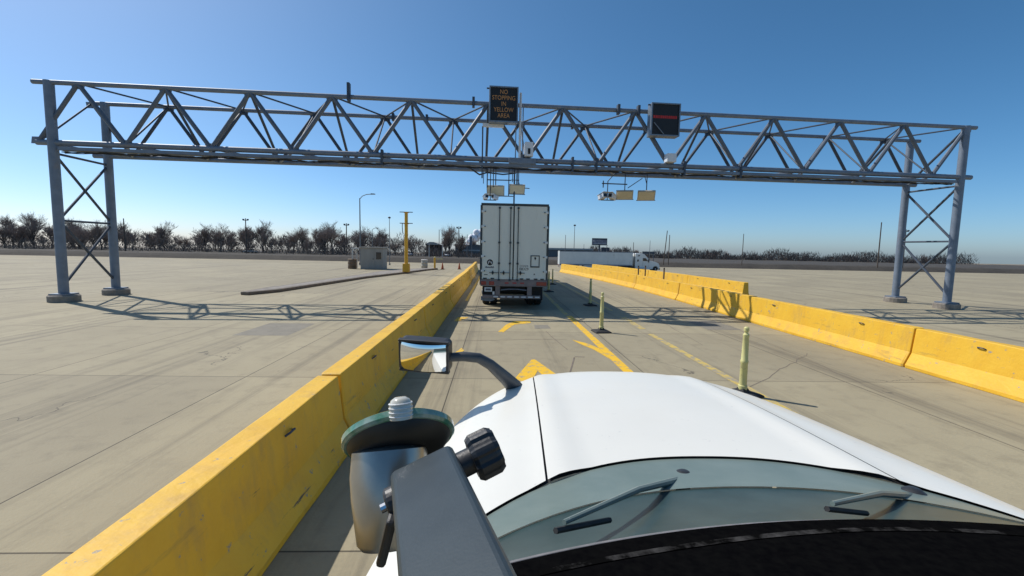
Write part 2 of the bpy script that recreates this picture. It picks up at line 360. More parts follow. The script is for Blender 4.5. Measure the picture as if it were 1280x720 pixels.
def chain(cpts, labels, group):
    """barriers end to end along a polyline of joints"""
    global first
    for (a, b), lab in zip(zip(cpts, cpts[1:]), labels):
        a = Vector(a); b = Vector(b); c = (a + b) / 2 + Vector((mis.uniform(-.025, .025), 0)); rz = -math.atan2((b - a).x, (b - a).y) + R(mis.uniform(-.35, .35))
        if first: o = bp; o.location = (c.x, c.y, 0); o.rotation_euler.z = rz; o['label'] = lab; first = False
        else: o = dup(bp, lab, (c.x, c.y, 0), rz)
        o['group'] = group
jl = [(-1.95, 23.5 - 6.1 * i) for i in range(6, -1, -1)]
lab = ['yellow concrete barrier beside the cab, behind the view, seen in the hood mirror', 'yellow concrete barrier beside the phone mount, rear end of the left row',
       'yellow concrete barrier running behind the hood mirror', 'long yellow barrier of the left row just past the hood mirror', 'yellow barrier of the left row striped across by the gantry shadow',
       'yellow barrier on the left striped by the gantry shadow, ending at the dark joint']
chain(jl, lab, 'barriers along the left side of the lane')
chain([(-1.95, 23.5), (-1.93, 29.6), (-1.98, 35.7), (-2.06, 41.8), (-2.1, 46.2)],
      ['yellow barrier left of the white trailer, just beyond the dark joint', 'yellow left-row barrier beside the parked trailer, second past the joint', 'yellow left-row barrier, last but one before the open lot', 'farthest yellow barrier at the tapering far end of the left row'], 'barriers along the left side of the lane')
pr = [(9.1, 2.9), (9.15, 9.0), (9.15, 15.1), (9.13, 21.2), (8.98, 27.3), (8.52, 33.3), (7.85, 39.4), (6.9, 45.4)]
chain(pr, ['yellow front-row barrier at the lower right edge, beside the end of the white hood', 'yellow front-row barrier at right, second from the picture edge',
           'yellow front-row barrier at right, third from the picture edge, short of the gantry', 'bright yellow front-row barrier under the red-lettered sign', 'bright yellow front-row barrier just past the red-lettered sign, with three thin posts behind', 'yellow front-row barrier on the right, last but one toward the distant semi', 'farthest yellow front-row barrier on the right, below the distant semi trailer'], 'barriers along the right side of the lane')
chain([(13.0, 22.2), (12.7, 28.3), (12.2, 34.4), (11.4, 40.4), (10.3, 46.4)],
      ['nearest yellow barrier of the short back row, behind the front row just past the gantry', 'yellow back-row barrier behind the three thin dark posts', 'yellow back-row barrier half hidden by the front row, before the last one', 'farthest yellow back-row barrier below the distant white tractor'], 'second row of barriers on the right')

# ------------------------------------------------------------------ gantry
GA = thing('gantry', 'long blue-grey steel truss gantry spanning all the lanes on legs at both ends', 'gantry', (0.55, 18.4, 0), R(3.0))
ZB, ZT, DY = 5.98, 8.16, 2.5
def GX(x): return x - .55
x0, x1 = GX(-17.2), GX(21.4)
for y, z, r_ in ((0, ZT, .085), (DY, ZT, .085), (0, ZB, .105), (DY, ZB, .10)):
    m = MB(); m.tube((x0, y, z), (x1, y, z), r_, n=14); m.build('chord', 'steel', GA, smooth=True)
def brace(p, q, r_, mt='steeldark'):
    m = MB(); m.tube(p, q, r_, n=8); m.build('brace', mt, GA, smooth=True)
tops = [GX(-15.65 + 3.05 * k) for k in range(13)]; bots = [GX(-17.15 + 3.05 * k) for k in range(14)]
tops = [x for x in tops if x < x1]; bots = [x for x in bots if x0 - .5 < x < x1]
def gus(x, y, z, s):
    m = MB(); m.prism([(x - .24, z + .05 * s), (x + .24, z + .05 * s), (x + .2, z - .2 * s), (x - .2, z - .2 * s)], 'y', y - .012, y + .012); m.build('gusset_plate', 'steel', GA)
for t in tops:
    gus(t, 0, ZT, 1); gus(t, DY, ZB, -1)
    for b in bots:
        if abs(abs(b - t) - 1.525) < .06:
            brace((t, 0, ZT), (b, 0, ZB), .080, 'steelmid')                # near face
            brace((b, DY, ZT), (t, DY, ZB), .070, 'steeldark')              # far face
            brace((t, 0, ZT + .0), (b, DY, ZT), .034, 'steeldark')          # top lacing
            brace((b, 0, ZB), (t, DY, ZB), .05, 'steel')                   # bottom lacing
    brace((t, 0, ZT), (t, DY, ZB), .055)
for b in bots:
    gus(b, DY, ZT, 1); gus(b, 0, ZB, -1)
    brace((b, DY, ZT), (b, 0, ZB), .034)
for s in (x0 + .55, x1 - .5):
    for y in (0, DY):
        m = MB(); m.tube((s, y, .25), (s, y, ZT + .05), .16, n=16); m.box((s, y, .29), (.6, .6, .05)); leg = m.build('leg', 'steel', GA, smooth=True)
        m = MB(); m.lathe([(.48, 0), (.48, .22), (.44, .26)], 20, (s, y, 0)); m.build('footing', 'kerb', leg)
    for za, zb in ((.6, 3.1), (3.1, 5.6)):
        brace((s, 0, za), (s, DY, zb), .05); brace((s, DY, za), (s, 0, zb), .05); brace((s, 0, zb), (s, DY, zb), .045)
m = MB(); m.b2((x0 + .8, -.12, ZB - .28), (x1 - .8, .16, ZB - .21)); m.b2((x0 + .8, -.13, ZB - .28), (x1 - .8, -.11, ZB - .16)); m.b2((x0 + .8, .15, ZB - .28), (x1 - .8, .17, ZB - .16)); m.build('cable_tray', 'steel', GA)
rnd = random.Random(9)
for k in range(4):
    m = MB(); n_ = 170; ph = rnd.random() * 9
    m.path([(x0 + .9 + (x1 - x0 - 1.8) * i / n_, -.07 + k * .05 + .02 * math.sin(i * .7 + ph), ZB - .30 - .04 * abs(math.sin(i * .31 + ph)) - .03 * rnd.random()) for i in range(n_ + 1)], .018, 5)
    m.build('cable', 'black', GA)
m = MB(); m.path([(GX(-1.5), .1, ZB - .25), (GX(-1.1), 1.0, ZB - .22), (GX(-.7), 1.8, ZB - .34), (GX(-.35), DY, ZB - .12), (GX(.4), DY, ZB - .18), (GX(1.0), DY, ZB - .1)], .035, 6); m.build('cable', 'black', GA)
for x in (-5.85, -1.0, 4.95, 5.8):
    m = MB(); m.b2((GX(x) - .05, -.17, ZT - .18), (GX(x) + .05, .05, ZT + (.5 if x < -5 else .2))); m.build('clamp', 'steeldark', GA)
for x in (3.1, 4.1, -4.6, 7.9, 10.4):
    m = MB(); m.b2((GX(x) - .04, -.15, ZB - .42), (GX(x) + .04, .1, ZB + .2)); m.build('clamp', 'steeldark', GA)
for x in (-4.6, -3.1, 3.6):
    m = MB(); m.b2((GX(x) - .05, DY - .13, ZT - .16), (GX(x) + .05, DY + .1, ZT + .16)); m.build('clamp', 'steeldark', GA)
# junction box and drop conduits at the middle of the truss
m = MB(); m.b2((GX(1.08), -.35, ZB + .12), (GX(1.42), -.05, ZB + .68)); jb = m.build('junction_box', 'camw', GA, bevel=.02)
m = MB(); m.b2((GX(1.2), -.362, ZB + .2), (GX(1.3), -.352, ZB + .42)); m.build('latch', 'ink', jb)
m = MB(); m.b2((GX(.45), -.25, ZB - .16), (GX(1.55), -.13, ZB + .05)); m.build('junction_box', 'steel', GA, bevel=.01)
m = MB(); m.b2((GX(7.0), -.4, ZB + .1), (GX(7.4), -.06, ZB + .45)); m.build('junction_box', 'camw', GA, bevel=.02)
m = MB(); m.tube((GX(.88), -.2, ZB), (GX(.88), -.2, ZT + .42), .05, n=10); m.build('conduit', 'camw', GA, smooth=True)
for x in (.72, 1.0): brace((GX(x), -.12, ZB - .1), (GX(x), -.12, ZT), .022, 'steel')
m = MB(); m.tube((GX(-.62), -.1, 5.2), (GX(-.62), -.1, 7.25), .03, n=8); m.build('conduit', 'steeldark', GA)
m = MB(); m.box((GX(-.2), -.15, 7.28), (.85, .12, .13)); m.build('bracket', 'camw', GA)

# ------------------------------------------------------------------ message signs
def sign(label, x, y, z0, w, h, lines, m_led, rows=None):
    t = thing('message_sign', label, 'sign', (x, y, z0), R(3.0), 'message signs on the gantry')
    m = MB(); m.b2((-w / 2, .02, 0), (w / 2, .38, h)); m.build('cabinet', 'signbox', t, bevel=.012)
    m = MB(); b = .05
    m.b2((-w / 2, -.05, h - b), (w / 2, .019, h)); m.b2((-w / 2, -.05, 0), (w / 2, .019, b)); m.b2((-w / 2, -.05, b), (-w / 2 + b, .019, h - b)); m.b2((w / 2 - b, -.05, b), (w / 2, .019, h - b))
    m.build('frame', 'signbox', t)
    m = MB(); m.b2((-w / 2 + b, .0, b), (w / 2 - b, .018, h - b)); m.build('display', 'signface', t)
    for k, s in enumerate(lines):
        text_part('lettering', s, .235, m_led, t, Matrix.Translation((0, -.004, h - .21 - k * .225)) @ UP @ Matrix.Diagonal((.84, 1.0, 1, 1)), .003)
    if rows:
        for (zz, hh_) in rows:
            m = MB(); xx = -w / 2 + .1; rr = random.Random(2)
            while xx < w / 2 - .14:
                ww = rr.uniform(.03, .085); m.b2((xx, -.006, zz), (xx + ww, -.002, zz + hh_)); xx += ww + .018
            m.build('lettering', m_led, t)
    for s in (-1, 1):
        m = MB(); m.b2((s * w * .32 - .04, .381, .15), (s * w * .32 + .04, .47, h - .15)); m.build('bracket', 'steeldark', t)
    m = MB(); m.tube((-w / 2 - .1, .1, h - .06), (-w / 2, .1, h - .06), .03, n=8); m.build('knob', 'steeldark', t)
    return t
sign('black message sign reading NO STOPPING IN YELLOW AREA above the trailer', .21, 17.86, 7.32, 1.14, 1.36, ['NO', 'STOPPING', 'IN', 'YELLOW', 'AREA'], 'amber')
s2 = sign('black message sign with a dim red row of lettering', 6.8, 18.22, 7.07, 1.22, 1.30, [], 'redled', rows=[(.70, .11)])
m = MB(); m.tube((-.5, -.09, .5), (-.08, -.09, .06), .018, n=6); m.build('stay', 'steel', s2)

# ------------------------------------------------------------------ floodlights and cameras hung under the gantry
def flood(label, x, y, ztop, zc, tilt, w=.78, yaw=0, d=.5):
    t = thing('floodlight', label, 'light', (x, y, zc), yaw, 'floodlights hung below the gantry')
    rot = Matrix.Rotation(-tilt, 3, 'X')
    m = MB(); m.box((0, 0, 0), (w, d, .09), rot); m.build('housing', 'lamp', t, bevel=.015)
    m = MB(); m.box(rot @ Vector((0, 0, -.05)), (w - .08, d - .08, .012), rot); m.build('lens', 'lampface', t)
    m = MB(); m.box(rot @ Vector((0, d / 2 + .02, .02)), (w + .06, .03, .03), rot); m.build('rail', 'steeldark', t)
    m = MB(); m.tube((0, 0, .05), (0, 0, ztop - zc), .022, n=8); m.build('hanger', 'steeldark', t)
    return t
flood('grey floodlight panel hung above the left half of the trailer', -.06, 19.2, 5.9, 4.84, R(72), .76, R(-3), .44)
flood('pale floodlight panel hung above the right half of the trailer', .86, 19.2, 5.9, 4.92, R(66), .68, R(6), .42)
flood('tan floodlight panel beside the white camera pair on the right', 5.68, 19.7, 5.95, 4.85, R(50), .74, R(-14), .46)
flood('tan floodlight panel at the right end, below the red sign', 6.66, 19.7, 5.95, 4.85, R(50), .76, R(-14), .5)
def camera_unit(label, x, y, z, ztop, w, dz=0, big=False):
    t = thing('camera_unit', label, 'camera', (x, y, z), 0, 'camera units hung below the gantry')
    m = MB(); m.tube((-w / 2, 0, 0), (w / 2, 0, 0), .022, n=8); m.tube((0, 0, 0), (0, 0, ztop - z), .02, n=8); m.build('hanger', 'steeldark', t)
    s = 1.35 if big else 1
    for sx, rz in ((-1, R(20)), (1, R(-38))):
        rot = Matrix.Rotation(rz, 3, 'Z') @ Matrix.Rotation(R(-14), 3, 'X')
        c = Vector((sx * w * .38, 0, .11 * s))
        m = MB(); m.box(c, (.17 * s, .32 * s, .16 * s), rot); h_ = m.build('housing', 'camw', t, bevel=.03)
        m = MB(); m.box(c + rot @ Vector((0, -.165 * s, -.005)), (.115 * s, .014, .11 * s), rot); m.build('lens', 'glass', h_)
        m = MB(); m.box(c + rot @ Vector((0, -.03, .09 * s)), (.19 * s, .40 * s, .012), rot); m.build('hood', 'camw', h_)
    return t
camera_unit('white camera pair on a short bar above the trailer left corner', -.28, 19.1, 4.42, 5.9, .52)
camera_unit('large white camera pair on a bar right of the trailer', 4.86, 19.5, 4.58, 5.4, .56, big=True)
def hang(label, parts, mtl='steeldark'):
    t = thing('pipe_frame', label, 'bracket', (parts[0][0][0], parts[0][0][1], parts[0][0][2]))
    o = Vector(parts[0][0])
    for p, q, r_ in parts:
        m = MB(); m.tube(Vector(p) - o, Vector(q) - o, r_, n=8); m.build('pipe', mtl, t, smooth=True)
    return t
hang('thin pipe frame hanging over the left half of the trailer', [((-.42, 19.1, 5.27), (.6, 19.1, 5.27), .024), ((-.42, 19.1, 5.95), (-.42, 19.1, 4.95), .025), ((.5, 19.1, 5.95), (.5, 19.1, 4.6), .022), ((.3, 19.1, 4.6), (.7, 19.1, 4.6), .02), ((-.58, 19.05, 5.95), (-.58, 19.05, 5.1), .016), ((-.16, 19.05, 6.2), (-.16, 19.05, 4.95), .02)])
hang('cluster of thin pipes dropping to the middle of the trailer roof', [((.74, 19.2, 5.95), (.74, 19.2, 4.2), .035), ((.66, 19.15, 5.95), (.66, 19.15, 5.2), .018), ((.84, 19.25, 5.95), (.84, 19.25, 5.1), .018), ((.92, 19.2, 5.95), (.92, 19.2, 5.0), .02), ((.60, 19.2, 5.3), (.95, 19.2, 5.3), .018), ((.9, 19.2, 5.3), (1.0, 19.2, 5.0), .016), ((1.1, 19.2, 4.98), (1.4, 19.2, 4.96), .018)])
hang('braced pipe frame holding the cameras right of the trailer', [((4.6, 19.5, 5.3), (5.75, 19.6, 5.3), .026), ((4.86, 19.5, 5.4), (5.35, 19.6, 5.95), .018), ((5.8, 19.65, 5.15), (6.45, 19.7, 5.6), .018), ((4.66, 19.5, 5.12), (4.66, 19.5, 5.42), .024), ((6.55, 19.7, 5.7), (6.66, 19.7, 5.35), .016)])

# ------------------------------------------------------------------ semi trucks
def wheel(parent, x, y, w, r_=.5, rim='white'):
    m = MB(); rt = Matrix.Rotation(R(90), 3, 'Y')
    m.lathe([(.30, -w / 2), (r_ - .05, -w / 2), (r_, -w / 2 + .05), (r_, w / 2 - .05), (r_ - .05, w / 2), (.30, w / 2)], 24, (x, y, r_), rt)
    wh = m.build('wheel', 'tyre', parent, smooth=True)
    s = 1 if x > 0 else -1
    m = MB(); m.lathe([(.29, -w / 2 + .03), (.29, w / 2 - .02), (.2, w / 2 - .07), (.11, w / 2 - .05), (.11, w / 2 + .03)], 18, (x, y, r_), Matrix.Rotation(R(90 * s), 3, 'Y')); m.build('rim', rim, wh, smooth=True)
def semi(label, loc, rz, detail, side_mat='trailer'):
    t = thing('semi_truck', label, 'truck', loc, rz, None)
    h0, h1, hw, Lt = 1.16, 4.06, 1.29, 16.1
    m = MB(); m.b2((-hw, .06, h0), (hw, Lt, h1)); body = m.build('trailer_body', side_mat, t, bevel=.03)
    m = MB()
    for s in (-1, 1): m.b2((s * (hw - .004) - .012, .08, h0 - .1), (s * (hw - .004) + .012, Lt, h0 + .14))
    for s in (-1, 1): m.b2((s * (hw - .002) - .012, .08, h1 - .12), (s * (hw - .002) + .012, Lt, h1 + .01))
    m.build('side_rail', 'steel', body)
    m = MB(); m.b2((-hw - .006, -.03, h1 - .045), (hw + .006, .058, h1 + .03))
    for s in (-1, 1): m.b2((s * hw - .035, -.03, h0 - .2), (s * hw + .035, .058, h1 - .046))
    m.build('rear_frame', 'lock' if detail else side_mat, t)
    DM = 'door' if detail else side_mat
    for a, b in ((-hw + .045, -.058), (-.018, hw - .045)):
        m = MB(); m.b2((a, -.012, h0 + .02), (b, .05, h1 - .06)); m.build('door', DM, t, bevel=.012)
    if detail:
        for x in (-.587, -.163, .13):
            m = MB(); m.tube((x, -.05, h0 - .02), (x, -.05, h1 - .1), .017, n=10); rod = m.build('lock_rod', 'lock', t, smooth=True)
            for z in (h0 + .0, 1.8, 2.6, h1 - .14):
                m = MB(); m.b2((x - .04, -.075, z - .035), (x + .04, -.013, z + .035)); m.build('bracket', 'lock', rod, bevel=.008)
        for a, b, c in ((-.96, -.60, -.82), (-.54, -.18, -.40), (.15, .42, .25)):
            m = MB(); m.b2((a, -.062, 1.425), (b, -.045, 1.447)); hd = m.build('handle', 'lock', t)
            m = MB(); m.prism([(c - .045, 1.436), (c, 1.53), (c + .045, 1.436), (c, 1.345)], 'y', -.07, -.04); m.build('latch', 'ink', hd)
        for s in (-1, 1):
            for z in (3.77, 3.2, 2.62, 2.06, 1.5):
                m = MB(); m.prism([(s * (hw - .01), z - .05), (s * (hw - .17), z - .025), (s * (hw - .17), z + .025), (s * (hw - .01), z + .05)], 'y', -.045, -.014); hg = m.build('hinge', 'white', t, bevel=.006)
                m = MB(); m.box((s * (hw - .15), -.05, z), (.045, .012, .04)); m.build('bolt', 'lock', hg)
        m = MB(); m.b2((-.055, -.02, h0), (-.022, -.004, h1 - .06)); m.build('door_gasket', 'black', t)
        # roundel, faded word and unit number
        m = MB(); m.lathe([(.118, -.004), (.118, 0)], 28, (-.935, -.0135, 1.83), Matrix.Rotation(R(90), 3, 'X')); em = m.build('emblem', 'ink', t)
        m = MB(); m.path([(-1.0, -.021, 1.775), (-.975, -.021, 1.86), (-.94, -.021, 1.89), (-.93, -.021, 1.84), (-.885, -.021, 1.845), (-.86, -.021, 1.795), (-.90, -.021, 1.78)], [.012, .02, .018, .016, .024, .018, .01], 6); m.build('emblem_figure', 'whitetape', em)
        m = MB(); rr = random.Random(4); x = -1.115
        m.b2((-1.115, -.0165, 1.615), (-.77, -.0135, 1.632))
        while x < -.79:
            w_ = rr.uniform(.018, .03); m.b2((x, -.0165, 1.634), (x + w_, -.0135, 1.634 + rr.choice((.035, .05, .03)))); x += w_ + .01
        m.build('faded_word', 'inkfade', t)
        text_part('lettering', 'CHAZA', .10, 'inkfade', t, Matrix.Translation((.385, -.016, 1.71)) @ UP, .002)
        text_part('lettering', '08329', .145, 'ink', t, Matrix.Translation((.385, -.016, 1.59)) @ UP, .002)
        # placard holder
        m = MB(); a, b, c, d = .63, .985, 1.66, 2.13
        m.b2((a, -.03, d - .035), (b, -.013, d)); m.b2((a, -.03, c), (b, -.013, c + .05)); m.b2((a, -.03, c + .05), (a + .035, -.013, d - .035)); m.b2((b - .03, -.03, c + .05), (b, -.013, d - .035)); pl = m.build('placard_frame', 'lock', t)
        m = MB(); m.prism([(.80, 2.075), (.855, 2.03), (.82, 1.94), (.775, 2.02)], 'y', -.022, -.014); m.build('clip', 'ink', pl)
        m = MB(); m.b2((-1.16, -.02, 1.34), (-1.02, -.013, 1.365)); m.b2((.77, -.02, 1.37), (.81, -.013, 1.42)); m.build('sticker', 'ink', t)
        for s in (-1.12, -.83, .3, .55, .85, 1.1):
            m = MB(); m.b2((s - .07, -.03, h0 + .03), (s + .07, -.0125, h0 + .07)); m.build('bumper_stop', 'ink', t)
    # sill, lamps, tape
    m = MB(); m.b2((-hw, -.045, h0 - .25), (hw, .058, h0 + .012)); sl = m.build('sill', 'sill', t, bevel=.012)
    for x in (-1.17, 1.17, -.86, .98):
        m = MB(); m.b2((x - .1, -.062, h0 - .2), (x + .1, -.0455, h0 - .06)); m.build('tail_lamp', 'red', t, bevel=.012)
    m = MB()
    for k in range(3): m.b2((-.35 + .3 * k, -.049, h0 - .14), (-.2 + .3 * k, -.0452, h0 - .09))
    m.build('reflective_tape', 'redtape', t)
    # underride guard
    m = MB(); m.b2((-1.2, -.02, .44), (1.05, .08, .56))
    for x in (-.62, .62): m.b2((x - .09, 0, .56), (x + .09, .07, h0 - .25))
    gd = m.build('underride_guard', 'sill', t, bevel=.008)
    for k in range(7):
        m = MB(); m.b2((-.78 + .27 * k, -.026, .475), (-.6 + .27 * k, -.0205, .525)); m.build('reflective_tape', 'whitetape' , gd)
    m = MB(); m.path([(-.5, .03, .76), (-.2, .03, .80), (.15, .03, .80), (.5, .03, .765)], .022, 6); m.build('air_hose', 'steel', t)
    if detail:
        m = MB(); m.b2((-1.13, -.03, .70), (-.84, -.015, .86)); pl = m.build('licence_plate', 'whitetape', t)
        m = MB(); m.b2((-1.09, -.034, .74), (-.88, -.0305, .82)); m.build('plate_number', 'inkfade', pl)
        m = MB(); m.b2((-.82, .0, .58), (-.74, .03, .70)); m.build('tag', 'whitetape', t)
        m = MB(); m.prism([(-1.27, .5), (-.8, .46), (-.72, .36), (-.9, .30), (-1.27, .34)], 'y', .1, .16); m.build('torn_flap', 'steel', t)
    for s in (-1, 1):
        m = MB(); m.b2((s * .76, 1.0, .28), (s * 1.24, 1.03, 1.0)); m.build('mud_flap', 'black', t)
        for y in (1.75, 3.05):
            wheel(t, s * 1.1, y, .3); wheel(t, s * .78, y, .3)
    m = MB(); m.b2((-.5, .9, .62), (.5, 4.4, .98))
    for y in (1.75, 3.05): m.tube((-1.1, y, .5), (1.1, y, .5), .075, n=10)
    m.build('bogie', 'black', t)
    m = MB()
    for s in (-1, 1): m.b2((s * .6 - .06, 11.7, .25), (s * .6 + .06, 11.85, h0)); m.b2((s * .6 - .14, 11.65, .2), (s * .6 + .14, 11.9, .26))
    m.build('landing_gear', 'steel', t)
    m = MB()
    for s in (-1, 1): m.b2((s * 1.2 - .01, 5.4, .52), (s * 1.2 + .01, 11.2, h0 - .02))
    m.build('side_skirt', side_mat, t)
    # tractor
    m = MB(); m.b2((-.45, 13.4, .72), (.45, 21.6, .98)); m.build('chassis', 'black', t)
    P = [(16.75, .75), (16.75, 3.7), (16.95, 3.86), (18.0, 3.9), (18.75, 3.66), (19.35, 3.1), (19.95, 2.3), (21.2, 2.05), (21.95, 1.75), (22.2, 1.25), (22.25, .45), (21.9, .40), (21.88, .62), (21.7, 1.0), (21.3, 1.14), (20.9, 1.0), (20.72, .62), (20.7, .42), (17.0, .42)]
    m = MB(); m.prism(P, 'x', -1.2, 1.2); cab = m.build('cab', 'white', t, bevel=.07, seg=3)
    m = MB(); m.prism([(19.42, 2.9), (19.28, 3.02), (19.88, 2.26), (19.98, 2.36)], 'x', -1.06, 1.06); m.build('windshield', 'glass', cab)
    for s in (-1, 1):
        m = MB(); m.prism([(18.42, 2.2), (18.42, 2.86), (19.05, 2.86), (19.62, 2.2)], 'x', s * 1.195, s * 1.207); m.build('door_window', 'glass', cab)
        m = MB(); m.prism([(17.15, 3.2), (17.25, 3.42), (17.75, 3.5), (17.7, 3.28)], 'x', s * 1.195, s * 1.207); m.build('sleeper_window', 'glass', cab)
        m = MB(); m.prism([(17.15, 2.05), (17.15, 2.5), (17.5, 2.55), (17.5, 2.1)], 'x', s * 1.195, s * 1.207); m.build('sleeper_window', 'glass', cab)
        m = MB(); m.b2((s * 1.2, 18.33, .62), (s * 1.208, 18.345, 2.9)); m.b2((s * 1.2, 19.75, .9), (s * 1.208, 19.765, 2.2)); m.build('door_seam', 'ink', cab)
        m = MB(); m.box((s * 1.205, 18.5, 1.75), (.03, .16, .04)); m.build('handle', 'lock', cab)
        m = MB(); m.b2((s * 1.36 - .06, 19.6, 1.95), (s * 1.36 + .06, 19.75, 2.75)); m.tube((s * 1.2, 19.66, 2.5), (s * 1.34, 19.66, 2.5), .025, n=8); m.tube((s * 1.2, 19.66, 2.05), (s * 1.34, 19.66, 2.05), .025, n=8); m.build('mirror', 'black', cab)
        m = MB(); m.tube((s * 1.0, 16.55, .9), (s * 1.0, 16.55, 4.35), .075, n=12); m.build('exhaust_stack', 'lock', t, smooth=True)
        m = MB(); m.tube((s * .98, 17.6, .62), (s * .98, 18.9, .62), .3, n=18); m.build('fuel_tank', 'chrome', t, smooth=True)
        m = MB(); m.box((s * .92, 22.0, 1.32), (.42, .3, .22), Matrix.Rotation(R(s * -18), 3, 'Z')); m.build('headlight', 'chrome', t, bevel=.03)
        wheel(t, s * 1.06, 21.3, .3)
        for y in (14.9, 16.2): wheel(t, s * 1.1, y, .3); wheel(t, s * .78, y, .3)
    m = MB(); m.b2((-.55, 22.2, .8), (.55, 22.27, 1.6)); m.build('grille', 'lock', t)
    m = MB(); m.b2((-1.2, 22.0, .35), (1.2, 22.36, .68)); m.build('bumper', 'lock', t, bevel=.06)
    return t
semi('white semi trailer with closed rear doors stopped under the gantry', (.71, 17.04, 0), 0, True)
semi('white semi truck in the far distance facing right beside the billboards', (13.9, 97, -2.1), R(-90), False)

# ------------------------------------------------------------------ delineator posts
def delineator():
    t = thing('delineator_post', '', 'delineator')
    m = MB(); m.lathe([(.34, 0), (.335, .03), (.27, .055), (.12, .075), (.085, .13)], 4); m.build('base', 'black', t, bevel=.008)
    m = MB(); m.lathe([(.072, .075), (.072, .17), (.06, .18), (.056, .55), (.062, .56), (.062, .6), (.054, .61), (.046, 1.0), (.05, 1.01), (.05, 1.04), (.03, 1.06), (.03, 1.09), (.042, 1.10), (.042, 1.15), (.02, 1.17)], 14); m.build('post', 'lime', t, smooth=True)
    return t
dl = delineator()
for i, (x, y, l, s) in enumerate([(3.12, 12.62, 'pale yellow delineator post in full sun, nearest right of the trailer', 1.0), (4.08, 18.63, 'delineator post in shadow with a black base, second from the front', 1.0),
        (3.85, 29.5, 'short thin delineator post farthest along the lane', .9), (2.98, 24.4, 'delineator post in the shade right beside the trailer', .98),
        (4.2, 7.1, 'pale yellow delineator post nearest the white hood', 1.0)]):
    o = dl if i == 0 else dup(dl, l, (x, y, 0))
    o.location = (x, y, 0); o['label'] = l; o['group'] = 'delineator posts along the lane line'; o.scale = (s,) * 3; o.rotation_euler.z = R(52) + i * .07
for x, y, l in ((10.5, 32, 'thin dark post left of a pair behind the right barrier'), (11.15, 32.4, 'thin dark post right of a pair behind the right barrier'), (11.25, 29.0, 'thin dark post by itself behind the right barrier')):
    t = thing('marker_post', l, 'post', (x, y, 0), 0, 'dark posts between the right barrier rows')
    m = MB(); m.tube((0, 0, .04), (0, 0, 1.22), .05, n=10); m.lathe([(.2, 0), (.2, .05), (.08, .08)], 10); m.build('post', 'brownbarrel', t)
    m = MB(); m.lathe([(.052, 1.2), (.055, 1.26), (.03, 1.29)], 10); m.build('cap', 'black', t)

# ------------------------------------------------------------------ kerbed islands with yellow columns
def island(name, label, pts, w):
    """kerbed strip with rounded end"""
    t = thing(name, label, 'island', (pts[0][0], pts[0][1], 0))
    o = Vector((pts[0][0], pts[0][1])); L_, R_ = [], []
    P = [Vector(p) - o for p in pts]
    for i, p in enumerate(P):
        d = (P[min(i + 1, len(P) - 1)] - P[max(i - 1, 0)]).normalized(); n_ = Vector((-d.y, d.x))
        k = w[i]; L_.append(p + n_ * k); R_.append(p - n_ * k)
    ring = R_ + L_[::-1]
    m = MB(); m.prism([(q.x, q.y) for q in ring], 'z', 0, .15); m.build('kerb', 'kerbdark', t, bevel=.03)
    ins = [(q - sum(ring, Vector((0, 0))) / len(ring)) for q in ring]
    m = MB(); c = sum(ring, Vector((0, 0))) / len(ring)
    rin = [p - (Vector((-(P[min(i + 1, len(P) - 1)] - P[max(i - 1, 0)]).normalized().y, (P[min(i + 1, len(P) - 1)] - P[max(i - 1, 0)]).normalized().x)) * max(w[i] - .18, .04)) for i, p in enumerate(P)]
    lin = [2 * p - q for p, q in zip(P, rin)]
    m.prism([(q.x, q.y) for q in rin + lin[::-1]], 'z', .12, .156); m.build('infill', 'kerb', t)
    return t
island('kerb_island', 'long low kerbed island under the far yellow column', [(-11.5, 20.5), (-11.2, 22), (-9.95, 32), (-9.0, 38.5), (-7.6, 43.5), (-6.4, 46.2), (-6.2, 46.6)], [.2, .55, .62, 1.2, .75, .4, .12])
def column(label, x, y, h=5.3, rz=0):
    t = thing('yellow_column', label, 'column', (x, y, .15), rz); h -= .15
    m = MB(); m.prism([(-.30, 0), (.30, 0), (.235, .72), (-.235, .72)], 'x', -.28, .28); m.build('base', 'postyellow', t, bevel=.03)
    m = MB(); m.tube((0, 0, .70), (0, 0, h), .15, .14, n=12); m.build('shaft', 'postyellow', t, smooth=True)
    for z in (h - .02, h - .97):
        m = MB(); m.b2((-.55, -.05, z - .03), (.55, .05, z + .03)); ar = m.build('crossarm', 'steeldark', t)
        m = MB(); m.b2((-.19, -.19, z - .06), (.19, .19, z - .031)); m.build('plate', 'postyellow', ar)
    m = MB(); m.path([(-.33, 0, h - 1.0), (-.34, 0, h - 1.3), (-.30, 0, h - 1.75), (-.26, .0, h - 1.9)], .035, 6); m.build('cable', 'steeldark', t)
    return t
column('distant yellow column on the far kerbed island, left of the trailer', -7.75, 38.5)

